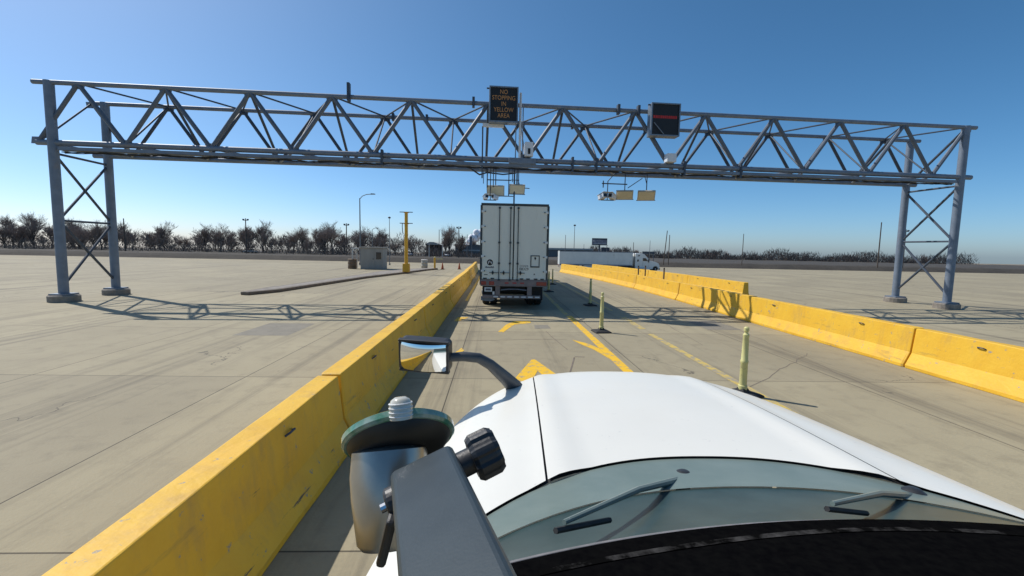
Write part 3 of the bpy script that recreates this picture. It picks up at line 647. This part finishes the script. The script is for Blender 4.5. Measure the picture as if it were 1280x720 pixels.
# ------------------------------------------------------------------ booths, bins, small cones
def booth(label, x, y, rz=0):
    t = thing('guard_booth', label, 'booth', (x, y, 0), rz)
    m = MB(); m.b2((-1.1, -.9, 0), (1.1, .9, 2.12)); m.build('wall', 'booth', t, bevel=.03)
    m = MB(); m.b2((-1.22, -1.02, 2.121), (1.22, 1.02, 2.22)); m.build('roof', 'booth', t, bevel=.03)
    m = MB(); m.b2((-.55, -.925, .03), (.25, -.901, 1.98)); d = m.build('door', 'booth', t)
    m = MB(); m.b2((.14, -.95, .95), (.19, -.926, 1.1)); m.build('handle', 'lock', d)
    m = MB(); m.b2((.45, -.915, 1.0), (.95, -.901, 1.7)); m.build('window', 'glass', t)
    m = MB(); m.b2((-1.115, -.5, 1.0), (-1.101, .5, 1.75)); m.build('window', 'glass', t)
    m = MB(); m.b2((-2.0, -.95, 1.98), (-1.225, .6, 2.1)); m.build('canopy', 'boothw', t)
    for yy in (-.85, .5):
        m = MB(); m.b2((-1.95, yy - .06, 0), (-1.83, yy + .06, 1.98)); m.build('canopy_post', 'boothw', t)
    return t
booth('small grey-beige guard booth with side canopy, far across the lot', -12.4, 45.4)
def barrel(label, x, y, mt, r_=.3, h=.75):
    t = thing('barrel', label, 'barrel', (x, y, 0), 0)
    m = MB(); m.lathe([(r_ * .95, 0), (r_, .04), (r_, h * .33), (r_ * 1.05, h * .36), (r_, h * .39), (r_, h * .66), (r_ * 1.05, h * .69), (r_, h * .72), (r_, h * .95)], 18); m.build('drum', mt, t, smooth=True)
    m = MB(); m.lathe([(r_ * 1.04, h * .95), (r_ * 1.06, h), (r_ * .9, h * 1.04)], 18); m.build('lid', 'boothw' if mt != 'brownbarrel' else 'brownbarrel', t, smooth=True)
barrel('brown drum standing left of the far guard booth', -14.4, 44.8, 'brownbarrel', .42, .95)
barrel('pale banded drum beside the far yellow column', -7.6, 47.3, 'lamp', .34, .95)
t = thing('bollard', 'yellow bollard at the far tip of the kerbed island', 'bollard', (-6.3, 45.8, .0))
m = MB(); m.tube((0, 0, .1), (0, 0, 1.25), .1, n=14); m.build('post', 'postyellow', t, smooth=True)
m = MB(); m.lathe([(.1, 1.25), (.09, 1.3), (.04, 1.34)], 14); m.box((.45, 0, 1.12), (.7, .05, .07)); m.build('cap', 'lime', t)
def cone(label, x, y):
    t = thing('traffic_cone', label, 'cone', (x, y, zt(y)), 0, 'small cones on the lot')
    m = MB(); m.b2((-.2, -.2, 0), (.2, .2, .04)); m.build('base', 'black', t)
    m = MB(); m.lathe([(.15, .04), (.09, .38), (.088, .38), (.04, .68), (.025, .7)], 14); m.build('body', 'orange', t, smooth=True)
cone('small dark orange cone right of the yellow bollard', -5.6, 46.6); cone('small dark orange cone at the far end of the left barriers', -3.9, 47.4)

# ------------------------------------------------------------------ lamp posts and poles
def lamp_post(label, x, y, h, arm=1.6, ang=0, group='lamp posts', r_=.1):
    t = thing('street_lamp', label, 'lamp post', (x, y, zt(y)), ang, group)
    m = MB(); m.tube((0, 0, 0), (0, 0, h), r_, r_ * .6, n=10); m.build('pole', 'pole', t, smooth=True)
    m = MB(); m.lathe([(.22, 0), (.22, .35), (.14, .45)], 10); m.build('base', 'kerb', t)
    if arm:
        m = MB(); m.path([(0, 0, h - .1), (arm * .25, 0, h + arm * .2), (arm * .6, 0, h + arm * .34), (arm, 0, h + arm * .38)], r_ * .5, 8); m.build('arm', 'pole', t, smooth=True)
        m = MB(); m.prism([(arm - .1, h + arm * .38 - .06), (arm + .55, h + arm * .38 - .04), (arm + .5, h + arm * .38 + .07), (arm, h + arm * .38 + .09)], 'y', -.15, .15); hd = m.build('lamp_head', 'pole', t, bevel=.02)
    else:
        m = MB(); m.lathe([(.1, h), (.32, h + .08), (.34, h + .3), (.12, h + .45)], 12); m.build('lamp_head', 'steeldark', t, smooth=True)
lamp_post('tall curved-arm lamp post behind the far guard booth', -18.2, 60, 8.9, 1.5)
lamp_post('small distant curved-arm lamp post left of the yellow column', -28.5, 103, 8.2, 1.0)
lamp_post('round-headed lamp pole between the booth and the yellow column', -26.0, 109, 11.3, 0)
lamp_post('tall round-headed lamp pole right of the trailer', 21.3, 120, 11.2, 0)
def pole(label, x, y, h, r_=.12, mt='wood', cross=0):
    t = thing('utility_pole', label, 'pole', (x, y, max(zt(y), -1.5)), 0, 'poles on the skyline')
    m = MB(); m.tube((0, 0, 0), (0, 0, h), r_, r_ * .7, n=8); m.build('pole', mt, t)
    if cross:
        m = MB(); m.b2((-cross, -.06, h - .75), (cross, .06, h - .58)); cx = m.build('crossarm', mt, t)
        for s in (-1, 1):
            m = MB(); m.box((s * cross * .8, 0, h - .38), (.5, .4, .4)); m.build('lamp', 'steeldark', cx)
PL = [('plain dark pole above the brown building', -19.2, 150, 9.6, .13, 'wood', 0), ('dark pole with twin lamps near the trailer', -12.6, 150, 10.8, .17, 'wood', .75),
      ('thin pole left of the dark chimney', -9.9, 152, 8.2, .12, 'pole', 0), ('thin pole right of the dark chimney', -8.2, 150, 8.7, .1, 'pole', 0),
      ('short pale post below the pale roof', -22.4, 149, 4.6, .13, 'boothw', 0), ('short pale post right of the brown building', -18.1, 150, 4.7, .13, 'boothw', 0),
      ('thin pole just right of the trailer edge', 19.2, 122, 7.8, .09, 'pole', 0), ('thin dark pole behind the distant tractor', 38.0, 121, 6.1, .1, 'wood', 0),
      ('thin pole above the distant tractor roof', 42.6, 121, 6.7, .08, 'pole', 0), ('leaning dark pole at the right of the distant tractor', 47.0, 122, 9.6, .14, 'wood', 0),
      ('dark pole beside the leaning pole on the right', 48.4, 122, 8.4, .13, 'wood', 0), ('thin low pole left of the billboard', 25.0, 125, 5.4, .07, 'pole', 0),
      ('thin low pole right of the small billboard', 31.6, 125, 5.6, .07, 'pole', 0), ('plain dark pole at the far left skyline', -122, 150, 11, .2, 'wood', 0),
      ('dark crossarm pole just left of the curved-arm lamp post', -50, 150, 11, .2, 'wood', .8), ('dark pole with crossarm among left trees', -84, 152, 12.0, .2, 'wood', .9),
      ('plain dark pole at the far right skyline', 118, 132, 14, .2, 'wood', 0), ('dark pole with crossarm at far right edge', 126, 132, 12, .2, 'wood', .9), ('thin plain pole on the skyline beyond the right end of the gantry', 74, 130, 9.5, .12, 'wood', 0)]
for p in PL: pole(*p)
COL.objects['utility_pole.009'].rotation_euler = (0, R(4), 0)

# ------------------------------------------------------------------ billboards and sign frame
def billboard(label, x, y, zc, w, h, poster='billp', rz=0):
    z0 = zt(y); t = thing('billboard', label, 'billboard', (x, y, z0), rz, 'billboards on the right skyline'); c = zc - z0
    m = MB(); m.tube((0, .35, 0), (0, .35, c - h / 2), .3, .26, n=12); m.build('pole', 'billb', t)
    m = MB(); m.b2((-w / 2, .0, c - h / 2), (w / 2, .55, c + h / 2)); m.build('frame', 'billb', t)
    m = MB(); m.b2((-w / 2 + .1, -.03, c - h / 2 + h * .12), (w / 2 - .15, -.004, c + h / 2 - h * .25)); m.build('poster', poster, t)
    m = MB(); m.b2((-w / 2 - .3, -.6, c - h / 2 - .12), (w / 2 + .1, -.02, c - h / 2 - .04)); m.build('catwalk', 'billb', t)
billboard('large dark-topped billboard on a single pole above the distant trailer', 29.5, 125, 4.7, 4.3, 1.9)
billboard('small dark billboard just right of the large one', 32.0, 128, 2.6, 2.4, .95, 'billb')
t = thing('sign_frame', 'dark flat sign frame behind the roof of the distant tractor', 'sign', (42.6, 122, zt(122)))
m = MB(); m.b2((-1.7, -.1, 4.1), (1.7, .1, 4.75)); m.build('panel', 'steeldark', t)
for s in (-1, 1):
    m = MB(); m.tube((s * 1.5, 0, 0), (s * 1.5, 0, 4.1), .09, n=8); m.build('post', 'steeldark', t)

# ------------------------------------------------------------------ far buildings
t = thing('brick_building', 'small dark brown building with pale roof among the bare trees', 'building', (-25.5, 172, -1.2))
m = MB(); m.b2((-1.5, 0, 0), (4.2, 6, 4.2)); m.build('wall', 'brick', t)
m = MB(); m.prism([(-2.2, 4.21), (4.6, 4.21), (1.4, 5.3), (-.2, 5.3)], 'y', -.4, 6.4); m.build('roof', 'roofp', t)
m = MB(); m.b2((1.8, -.08, .5), (2.9, -.01, 3.0)); m.build('wall_poster', 'pink', t)
m = MB(); m.b2((-.8, -.06, 0), (.1, -.01, 2.1)); m.build('door', 'greyb', t)
t = thing('warehouse', 'low grey warehouse with pale bands beside the trailer', 'building', (-11, 190, -1.3))
m = MB(); m.b2((-6.5, 0, 0), (9, 14, 4.4)); m.build('wall', 'greyb', t)
m = MB(); m.b2((-6.5, -.12, 2.0), (9, -.01, 2.6)); m.b2((-2, -.12, .5), (9, -.01, .9)); m.build('band', 'paleb', t)
m = MB(); m.b2((-6.8, -.3, 4.41), (9.3, 14.3, 4.7)); m.build('roof', 'greyb', t)
m = MB(); m.tube((-.1, 6, 4.7), (-.1, 6, 8.4), .6, .5, n=12); m.build('chimney', 'steeldark', t)
m = MB(); m.tube((-3.8, 6, 4.7), (-3.8, 6, 8.6), .28, .25, n=10); m.build('chimney', 'steeldark', t)
for k in range(3):
    m = MB(); m.b2((-5.6 + k * 2.2, -.1, .2), (-4.2 + k * 2.2, -.01, 1.6)); m.build('window', 'glass', t)
t = thing('long_shed', 'long low grey shed on the right skyline behind the semis', 'building', (31, 205, -2.6))
m = MB(); m.b2((-16, 0, 0), (14, 16, 4.6)); m.build('wall', 'greyb', t)
m = MB(); m.prism([(-16.5, 4.61), (14.5, 4.61), (14.2, 5.4), (-16.2, 5.4)], 'y', -.5, 16.5); m.build('roof', 'paleb', t)
# steam rising from the chimney
rnd = random.Random(21); m = MB()
for k in range(34):
    u = k / 33; c = Vector((-19.5 + 8.5 * u + rnd.uniform(-2.6, 2.6), 330 + rnd.uniform(-3, 3), 4 + 10 * u ** .9 + rnd.uniform(-1.2, 1.2))); r_ = rnd.uniform(1.1, 2.5)
    m.lathe([(r_ * math.sin(math.pi * (j + .15) / 6.3), -r_ * math.cos(math.pi * (j + .15) / 6.3)) for j in range(7)], 10, c)
st = m.build('steam_plume', 'steam', smooth=True); st['kind'] = 'stuff'; tag(st, 'white puff of steam rising beside the trailer left edge', 'steam')

# ------------------------------------------------------------------ cars behind the embankment edge
def car(label, x, y, rz, mt):
    t = thing('car', label, 'car', (x, y, -1.22), rz, 'cars on the far road')
    m = MB(); m.prism([(-2.2, .35), (-2.2, .8), (-1.3, .95), (1.2, .95), (2.15, .75), (2.2, .35)], 'x', -.85, .85); m.build('body', mt, t, bevel=.08)
    m = MB(); m.prism([(-1.5, .951), (-.9, 1.42), (.5, 1.42), (1.1, .951)], 'x', -.72, .72); m.build('cabin', 'glass', t, bevel=.06)
    for sx in (-1, 1):
        for sy in (-1.35, 1.35):
            m = MB(); m.lathe([(.32, -.1), (.32, .1)], 14, (sx * .78, sy, .32), Matrix.Rotation(R(90), 3, 'Y')); m.build('wheel', 'tyre', t)
car('white car end-on left of the brown building', -31, 160, R(12), 'camw'); car('white car end-on right of the brown building', -17.2, 158, R(-8), 'camw'); car('pale car side-on at far left below the bare trees', -86, 158, R(80), 'paleb')

# ------------------------------------------------------------------ bare winter trees and brush
def bare_tree(name, label, seed, h, spread, cat='tree'):
    rr = random.Random(seed); t = thing(name, label, cat, (0, 0, 0), 0, 'bare winter trees behind the lot')
    wood = MB(); tw = MB()
    def grow(p, d, L_, r_, dep):
        q = p + d * L_; mid = p + d * L_ * .5 + Vector((rr.uniform(-1, 1), rr.uniform(-1, 1), 0)) * L_ * .06
        if dep <= 2: wood.path([p, mid, q], [r_, r_ * .85, r_ * .7], 5)
        else:
            for a, b, ra in ((p, mid, r_), (mid, q, r_ * .8)):
                s = (b - a).cross(Vector((rr.uniform(-1, 1), rr.uniform(-1, 1), rr.uniform(-.4, .4)))).normalized() * ra * 1.05
                tw.add([a + s, a - s, b - s * .6, b + s * .6], [(0, 1, 2, 3)])
        if dep >= 6: return
        nb = 5 if dep == 0 else (4 if dep == 1 else rr.choice((3, 3, 4)))
        for k in range(nb):
            az_ = rr.uniform(0, 6.28); sp = rr.uniform(.25, .8) * spread
            nd = (d + Vector((math.cos(az_), math.sin(az_), 0)) * sp + Vector((0, 0, .12))).normalized()
            st_ = p + (q - p) * rr.uniform(.3, 1)
            grow(st_, nd, L_ * (rr.uniform(1.0, 1.7) if dep == 0 else rr.uniform(.6, .88)), max(r_ * .6, .022), dep + 1)
    grow(Vector((0, 0, 0)), Vector((0, 0, 1)), h * .2, h * .02, 0)
    wood.build('trunk', 'bark', t); tw.build('crown', 'twig', t); return t
protos = [bare_tree('bare_tree', '', s, h, sp) for s, h, sp in ((1, 8, 1.0), (2, 9.5, .85), (3, 7, 1.25), (4, 10.5, .9), (8, 7.5, 1.1))]
kinds = ['rounded bare tree on the skyline', 'upright bare tree on the skyline', 'low spreading bare tree on the skyline', 'tall thin bare tree on the skyline', 'bushy bare tree on the skyline']
rnd = random.Random(77); used = set()
def place(k, x, y, s, label):
    if k not in used: o = protos[k]; used.add(k)
    else: o = dup(protos[k], label, (0, 0, 0))
    o.location = (x, y, -1.3 if y < 230 else zt(y)); o.rotation_euler = (0, 0, rnd.uniform(0, 6.28)); o.scale = (s,) * 3; o['label'] = label
place(3, -17.5, 165, 1.15, 'tallest bare tree standing just right of the brown building')
place(1, -13.5, 168, 1.0, 'upright bare tree behind the pole with twin lamps')
place(0, -24.5, 186, .8, 'bare tree showing over the pale roof')
place(3, -21.0, 184, .8, 'thin bare tree between the brown building and the tallest tree')
place(4, -15.2, 186, .85, 'bushy bare tree behind the tallest tree')
place(1, -11.5, 226, .9, 'bare tree rising behind the warehouse roof')
place(0, -6.0, 228, .8, 'rounded bare tree behind the warehouse beside the trailer')
place(4, -30.5, 163, 1.0, 'rounded bare tree just right of the yellow column')
place(2, -37, 164, 1.0, 'low bare tree just left of the yellow column')
xs_ = -212
while xs_ < -41:
    k = rnd.randrange(5); big = 1.45 if xs_ > -75 else 1.35
    place(k, xs_, rnd.uniform(160, 196), rnd.uniform(.4, 1.0) * big, kinds[k] + (' at far left of the lot' if xs_ < -100 else ' between the left gantry leg and the yellow column'))
    xs_ += rnd.uniform(1.2, 2.7)
xs_ = 10
while xs_ < 255:
    k = rnd.randrange(5)
    place(k, xs_, rnd.uniform(238, 300), rnd.uniform(.45, .75), kinds[k] + (' behind the right barriers' if xs_ < 110 else ' at far right'))
    xs_ += rnd.uniform(2.6, 5)
# brush: a low tangled mass nobody could count
rnd = random.Random(12); m = MB()
for k in range(46000):
    x = rnd.uniform(-232, 262); right = x > 6
    y = rnd.uniform(229, 243) if right else rnd.uniform(152, 171)
    hmax = (2.3 + .7 * math.sin(x * .13) + .5 * math.sin(x * .37 + 1) + .45 * math.sin(x * 1.1)) * (2.0 if right else 2.0)
    if -22.5 < x < 6: hmax *= .45
    z = (zt(y) if right else -1.3) + rnd.random() ** 1.1 * max(hmax, .8)
    L_ = rnd.uniform(.5, 1.3) * (1.5 if right else 1); w_ = rnd.uniform(.04, .10) * (1.5 if right else 1)
    a = Vector((rnd.uniform(-.7, .7), rnd.uniform(-.7, .7), 1)).normalized(); b = a.cross(Vector((rnd.uniform(-.5, .5), 1, 0))).normalized()
    c = Vector((x, y, z)); m.add([c - b * w_, c + b * w_, c + a * L_ + b * w_ * .3, c + a * L_ - b * w_ * .3], [(0, 1, 2, 3)])
br = m.build('brush', 'brush'); br['kind'] = 'stuff'; tag(br, 'dark tangled dry brush under the bare trees', 'brush')

# ------------------------------------------------------------------ the truck the photo is taken from
TR = thing('truck', 'white truck hood, cowl and dashboard in the foreground with a black hood mirror', 'truck', (.72, 2.0, 0))
XC, Y0 = .72, 2.0
def hw_(Y): return max(1.05 - .095 * (Y - .85), .3)
def Yr(u): return 1.43 - .65 * abs(u) ** 2.4
def Yf(u): return 3.0 - .62 * abs(u) ** 3
def hood(u, v):
    Y = Yr(u) + (Yf(u) - Yr(u)) * v
    w = hw_(Y)
    z = 1.70 - .085 * v - .02 * u * u - .09 * abs(u) ** 7 + .03 * math.sin(min(v, 1) * math.pi) * (1 - u * u)
    if v > .72: z -= .30 * ((v - .72) / .28) ** 2.6
    z += .012 * max(0, 1 - abs(abs(u) - .5) / .1)
    return Vector((u * w, Y - Y0, z))
def band(u0, u1, nu, nv=30, dz=0):
    m = MB(); m.grid(lambda a, b: hood(u0 + (u1 - u0) * a, b) + Vector((0, 0, dz)), nu, nv); return m
band(-.545, .545, 30).build('hood', 'gloss', TR, smooth=True)
for s in (-1, 1):
    m = band(s * .552, s * .999, 16)
    def side(a, b):
        p = hood(s * .999, b); k = a
        return Vector((p.x - s * .0 + s * .10 * math.sin(k * 1.6), p.y, p.z - .95 * k))
    m.grid(side, 8, 30)
    m.build('fender', 'gloss', TR, smooth=True)
band(-.98, .98, 30, dz=-.012).build('hood_liner', 'black', TR)
m = MB(); m.grid(lambda a, b: Vector((hood(2 * a - 1, 1).x, hood(2 * a - 1, 1).y, hood(2 * a - 1, 1).z - 1.0 * b)), 30, 4); m.build('grille_panel', 'gloss', TR, smooth=True)
m = MB(); m.grid(lambda a, b: Vector((-1.09 - .01 * math.sin(b * 3.1), .82 - 3.2 * a - Y0, .55 + 1.02 * b)), 12, 6); m.build('cab_side', 'gloss', TR, smooth=True)
def Yd(u): return .82 - .26 * abs(u) ** 2
def cowl_pt(u, b):
    w = 1.04; ya = Yr(u) - .006; yb_ = Yd(u)
    return Vector((u * (hw_(ya) * (1 - b) + w * b), ya + (yb_ - ya) * b - Y0, (1.694 - .02 * u * u - .09 * abs(u) ** 7) * (1 - b) + 1.845 * b - .02 * math.sin(b * 3.14)))
m = MB(); m.grid(lambda a, b: cowl_pt(2 * a - 1, b * .42), 40, 8); m.build('cowl_reflection', 'reflect_wiper', TR, smooth=True)  # front band of the cowl, windshield reflection put into its colour
m = MB(); m.grid(lambda a, b: cowl_pt(2 * a - 1, .42 + b * .58) - Vector((0, 0, .004)), 40, 10); cw = m.build('cowl', 'cowl', TR, smooth=True)
m = MB(); m.path([cowl_pt(-.999 + 1.998 * i / 40, 1) + Vector((0, 0, .012)) for i in range(41)], .008, 6); m.build('windshield_gasket', 'gasket', TR, smooth=True)
# dashboard
def dash(a, b):
    u = 2 * a - 1
    if b < .12: k = b / .12; return Vector((u * 1.04, Yd(u) - Y0 - .012 - .02 * k, 1.853 + .035 * k))
    k = (b - .12) / .88
    return Vector((u * 1.04, Yd(u) - Y0 - .032 - .36 * k, 1.888 + .03 * math.sin(k * 2.2)))
m = MB(); m.grid(dash, 40, 16); ds = m.build('dashboard', 'dash', TR, smooth=True)
m = MB(); m.grid(lambda a, b: dash(.19 + .66 * a, .225 + .035 * b + .012 * math.sin(a * 9)) + Vector((0, 0, .0015)), 50, 4); m.build('highlight_streak', 'dashhighlight', ds, smooth=True)  # light streak along the dash, painted as a paler strip
# wipers
def wiper(p0, p1, name='wiper'):
    p0 = Vector(p0); p1 = Vector(p1); o = Vector((XC, Y0, 0)); p0 -= o; p1 -= o
    m = MB(); m.tube(p0 - Vector((0, 0, .05)), p0 + Vector((0, 0, .03)), .022, n=12); m.lathe([(.03, 0), (.03, .02), (.015, .03)], 12, p0 + Vector((0, 0, .025))); w = m.build(name, 'darkpl', TR, smooth=True)
    mid = p0.lerp(p1, .5) + Vector((0, 0, .03))
    m = MB(); m.path([p0 + Vector((0, 0, .03)), mid, p1], [.011, .008, .005], 8); m.build('arm', 'reflect_wiper', w, smooth=True)
    d = (p1 - p0).normalized(); n_ = Vector((d.y, -d.x, 0))
    m = MB(); m.path([p1 + d * .03 - Vector((0, 0, .012)), p1 - d * .16 - n_ * .02 - Vector((0, 0, .012))], .006, 6); m.build('blade', 'black', w)
wiper((.60, 1.30, 1.66), (.14, .80, 1.875)); wiper((1.25, 1.20, 1.66), (.72, .86, 1.875))
# hood mirror
def seg(pts, rs): m = MB(); m.path([Vector(p) - Vector((XC, Y0, 0)) for p in pts], rs, 10); return m
def soft(cx, cz, w, h, y0, y1, r_=.03, dish=0):
    """rounded rectangular slab in XZ"""
    ring = []
    for qx, qz, a0 in ((1, 1, 0), (-1, 1, 90), (-1, -1, 180), (1, -1, 270)):
        for i in range(5):
            t_ = R(a0 + 22.5 * i); ring.append((cx + qx * (w / 2 - r_) + r_ * math.cos(t_), cz + qz * (h / 2 - r_) + r_ * math.sin(t_)))
    m = MB(); m.prism(ring, 'y', y0, y1); return m
MR = bpy.data.objects.new('hood_mirror', None)
mm = soft(0, 0, .265, .172, 0, .07, .028); hm = mm.build('hood_mirror', 'darkpl', TR, bevel=.015, seg=3)
bpy.data.objects.remove(MR)
hm.location = (-.355 - XC, 2.2 - Y0, 1.845); hm.rotation_euler = (R(8.0), R(1.5), R(-9))
def mg(a, b):
    x = (a - .5) * .236; z = (b - .5) * .142
    return Vector((x, -.001 - .026 * (1 - (2 * a - 1) ** 2) * 1.0 - .013 * (1 - (2 * b - 1) ** 2), z))
m = MB(); m.grid(mg, 24, 16); m.build('mirror_glass', 'mirror', hm, smooth=True)
m = MB(); m.b2((-.131, -.010, .071), (.131, .02, .086)); m.b2((-.131, -.008, -.086), (.131, .02, -.0715)); m.b2((-.131, -.008, -.071), (-.119, .02, .0705)); m.b2((.116, -.012, -.071), (.131, .02, .0705)); m.build('bezel', 'darkpl', hm, bevel=.004)
seg([(-.235, 2.22, 1.835), (-.16, 2.22, 1.842), (-.08, 2.23, 1.832), (-.02, 2.26, 1.79), (.06, 2.33, 1.70), (.12, 2.40, 1.62)], [.022, .025, .026, .028, .036, .046]).build('mirror_arm', 'mirrorarm', TR, smooth=True)

# ------------------------------------------------------------------ phone mount
PM = thing('phone_mount', 'grey metal phone mount arm with black suction cup and round knob', 'phone mount', (-.076, .35, 2.243))
O = Vector((-.076, .35, 2.243))
n_ = Vector((-.22, .70, .68)).normalized(); q = n_.to_track_quat('Z', 'Y').to_matrix()
m = MB(); m.lathe([(.026, -.014), (.034, -.012), (.040, -.005), (.0425, .0), (.0425, .003), (.02, .004)], 48, (0, 0, 0), q); m.build('suction_cup', 'cup', PM, smooth=True)
m = MB(); m.lathe([(.0428, -.003), (.0448, -.001), (.0448, .0035), (.0425, .005), (.036, .0052), (.036, .0042)], 48, (0, 0, 0), q); m.build('cup_rim', 'cuprim', PM, smooth=True)
hx = Vector((.006, -.028, -.062)); hq = (-hx).to_track_quat('Z', 'Y').to_matrix(); hl = hx.length
m = MB(); m.lathe([(.020, -hl), (.0235, -hl + .004), (.0285, -.034), (.0300, -.018), (.029, .0), (.02, .004)], 40, Vector((-.006, -.008, -.006)), hq); m.build('housing', 'mounttube', PM, smooth=True)
# clear release tab standing on the upper edge of the rim
e_ = (Vector((0, 0, 1)) - n_ * n_.z).normalized(); tabc = e_ * .0445 + Vector((-.002, 0, .004)); tq = Vector((-.1, .2, .97)).normalized().to_track_quat('Z', 'Y').to_matrix()
m = MB(); m.lathe([(.0085, -.008), (.0085, .002), (.007, .006), (.004, .008)], 20, tabc, tq); tt = m.build('release_tab', 'tab', PM, smooth=True)
for k in range(4):
    m = MB(); m.lathe([(.0086, -.006 + k * .003), (.0090, -.0055 + k * .003), (.0086, -.005 + k * .003)], 20, tabc, tq); m.build('ridge', 'whitetape', tt)
# square arm
A = Vector((-.0470, .2820, 2.2585)); Bp = Vector((.0005, .105, 2.279))
d = (Bp - A).normalized(); view = (Vector((0, 0, 2.4)) - (A + Bp) / 2).normalized()
upv = (view - d * view.dot(d)).normalized(); upv = (upv + d.cross(upv) * .10); upv = (upv - d * upv.dot(d)).normalized(); sid = d.cross(upv).normalized()
rot = Matrix((sid, d, upv)).transposed(); Lb = (Bp - A).length
m = MB(); m.box((A + Bp) / 2 - upv * .012 - O, (.043, Lb, .030), rot); m.build('arm', 'mount', PM, bevel=.0045, seg=4)
# knob on the right of the joint
kn = -sid if sid.x < 0 else sid
kq = kn.to_track_quat('Z', 'Y').to_matrix(); kc = A + d * .012 - upv * .010 + kn * .024 - O
m = MB(); m.tube(kc - kn * .006, kc + kn * .010, .0085, n=16); m.build('bolt', 'darkpl', PM, smooth=True)
m = MB(); V = []; prof = [(.0125, .006), (.0145, .009), (.0145, .021), (.0125, .0245)]; N = 48
ring = lambda r_, i: r_ * (1 + (.07 if (i % 6) < 3 else -.05))
for (r_, z) in prof:
    for i in range(N): V.append(kc + kq @ Vector((ring(r_, i) * math.cos(2 * math.pi * i / N), ring(r_, i) * math.sin(2 * math.pi * i / N), z)))
F = [(k * N + i, k * N + (i + 1) % N, (k + 1) * N + (i + 1) % N, (k + 1) * N + i) for k in range(3) for i in range(N)] + [tuple(range(N))[::-1], tuple(range(3 * N, 4 * N))]
m.add(V, F); m.build('knob', 'darkpl', PM)
# lever plate and bolt on the left
lc = A + d * .012 - upv * .012 - kn * .024 - O
m = MB(); m.tube(lc - kn * .004, lc + kn * .004, .010, n=24); m.box(lc + Vector((-.002, -.008, -.018)), (.006, .012, .036), Matrix.Rotation(R(12), 3, 'X') @ Matrix.Rotation(R(14), 3, 'Y')); lv = m.build('clamp_lever', 'darkpl', PM, bevel=.002)
m = MB(); m.tube(lc - kn * .008, lc - kn * .004, .003, n=10); m.build('bolt', 'chrome', lv)
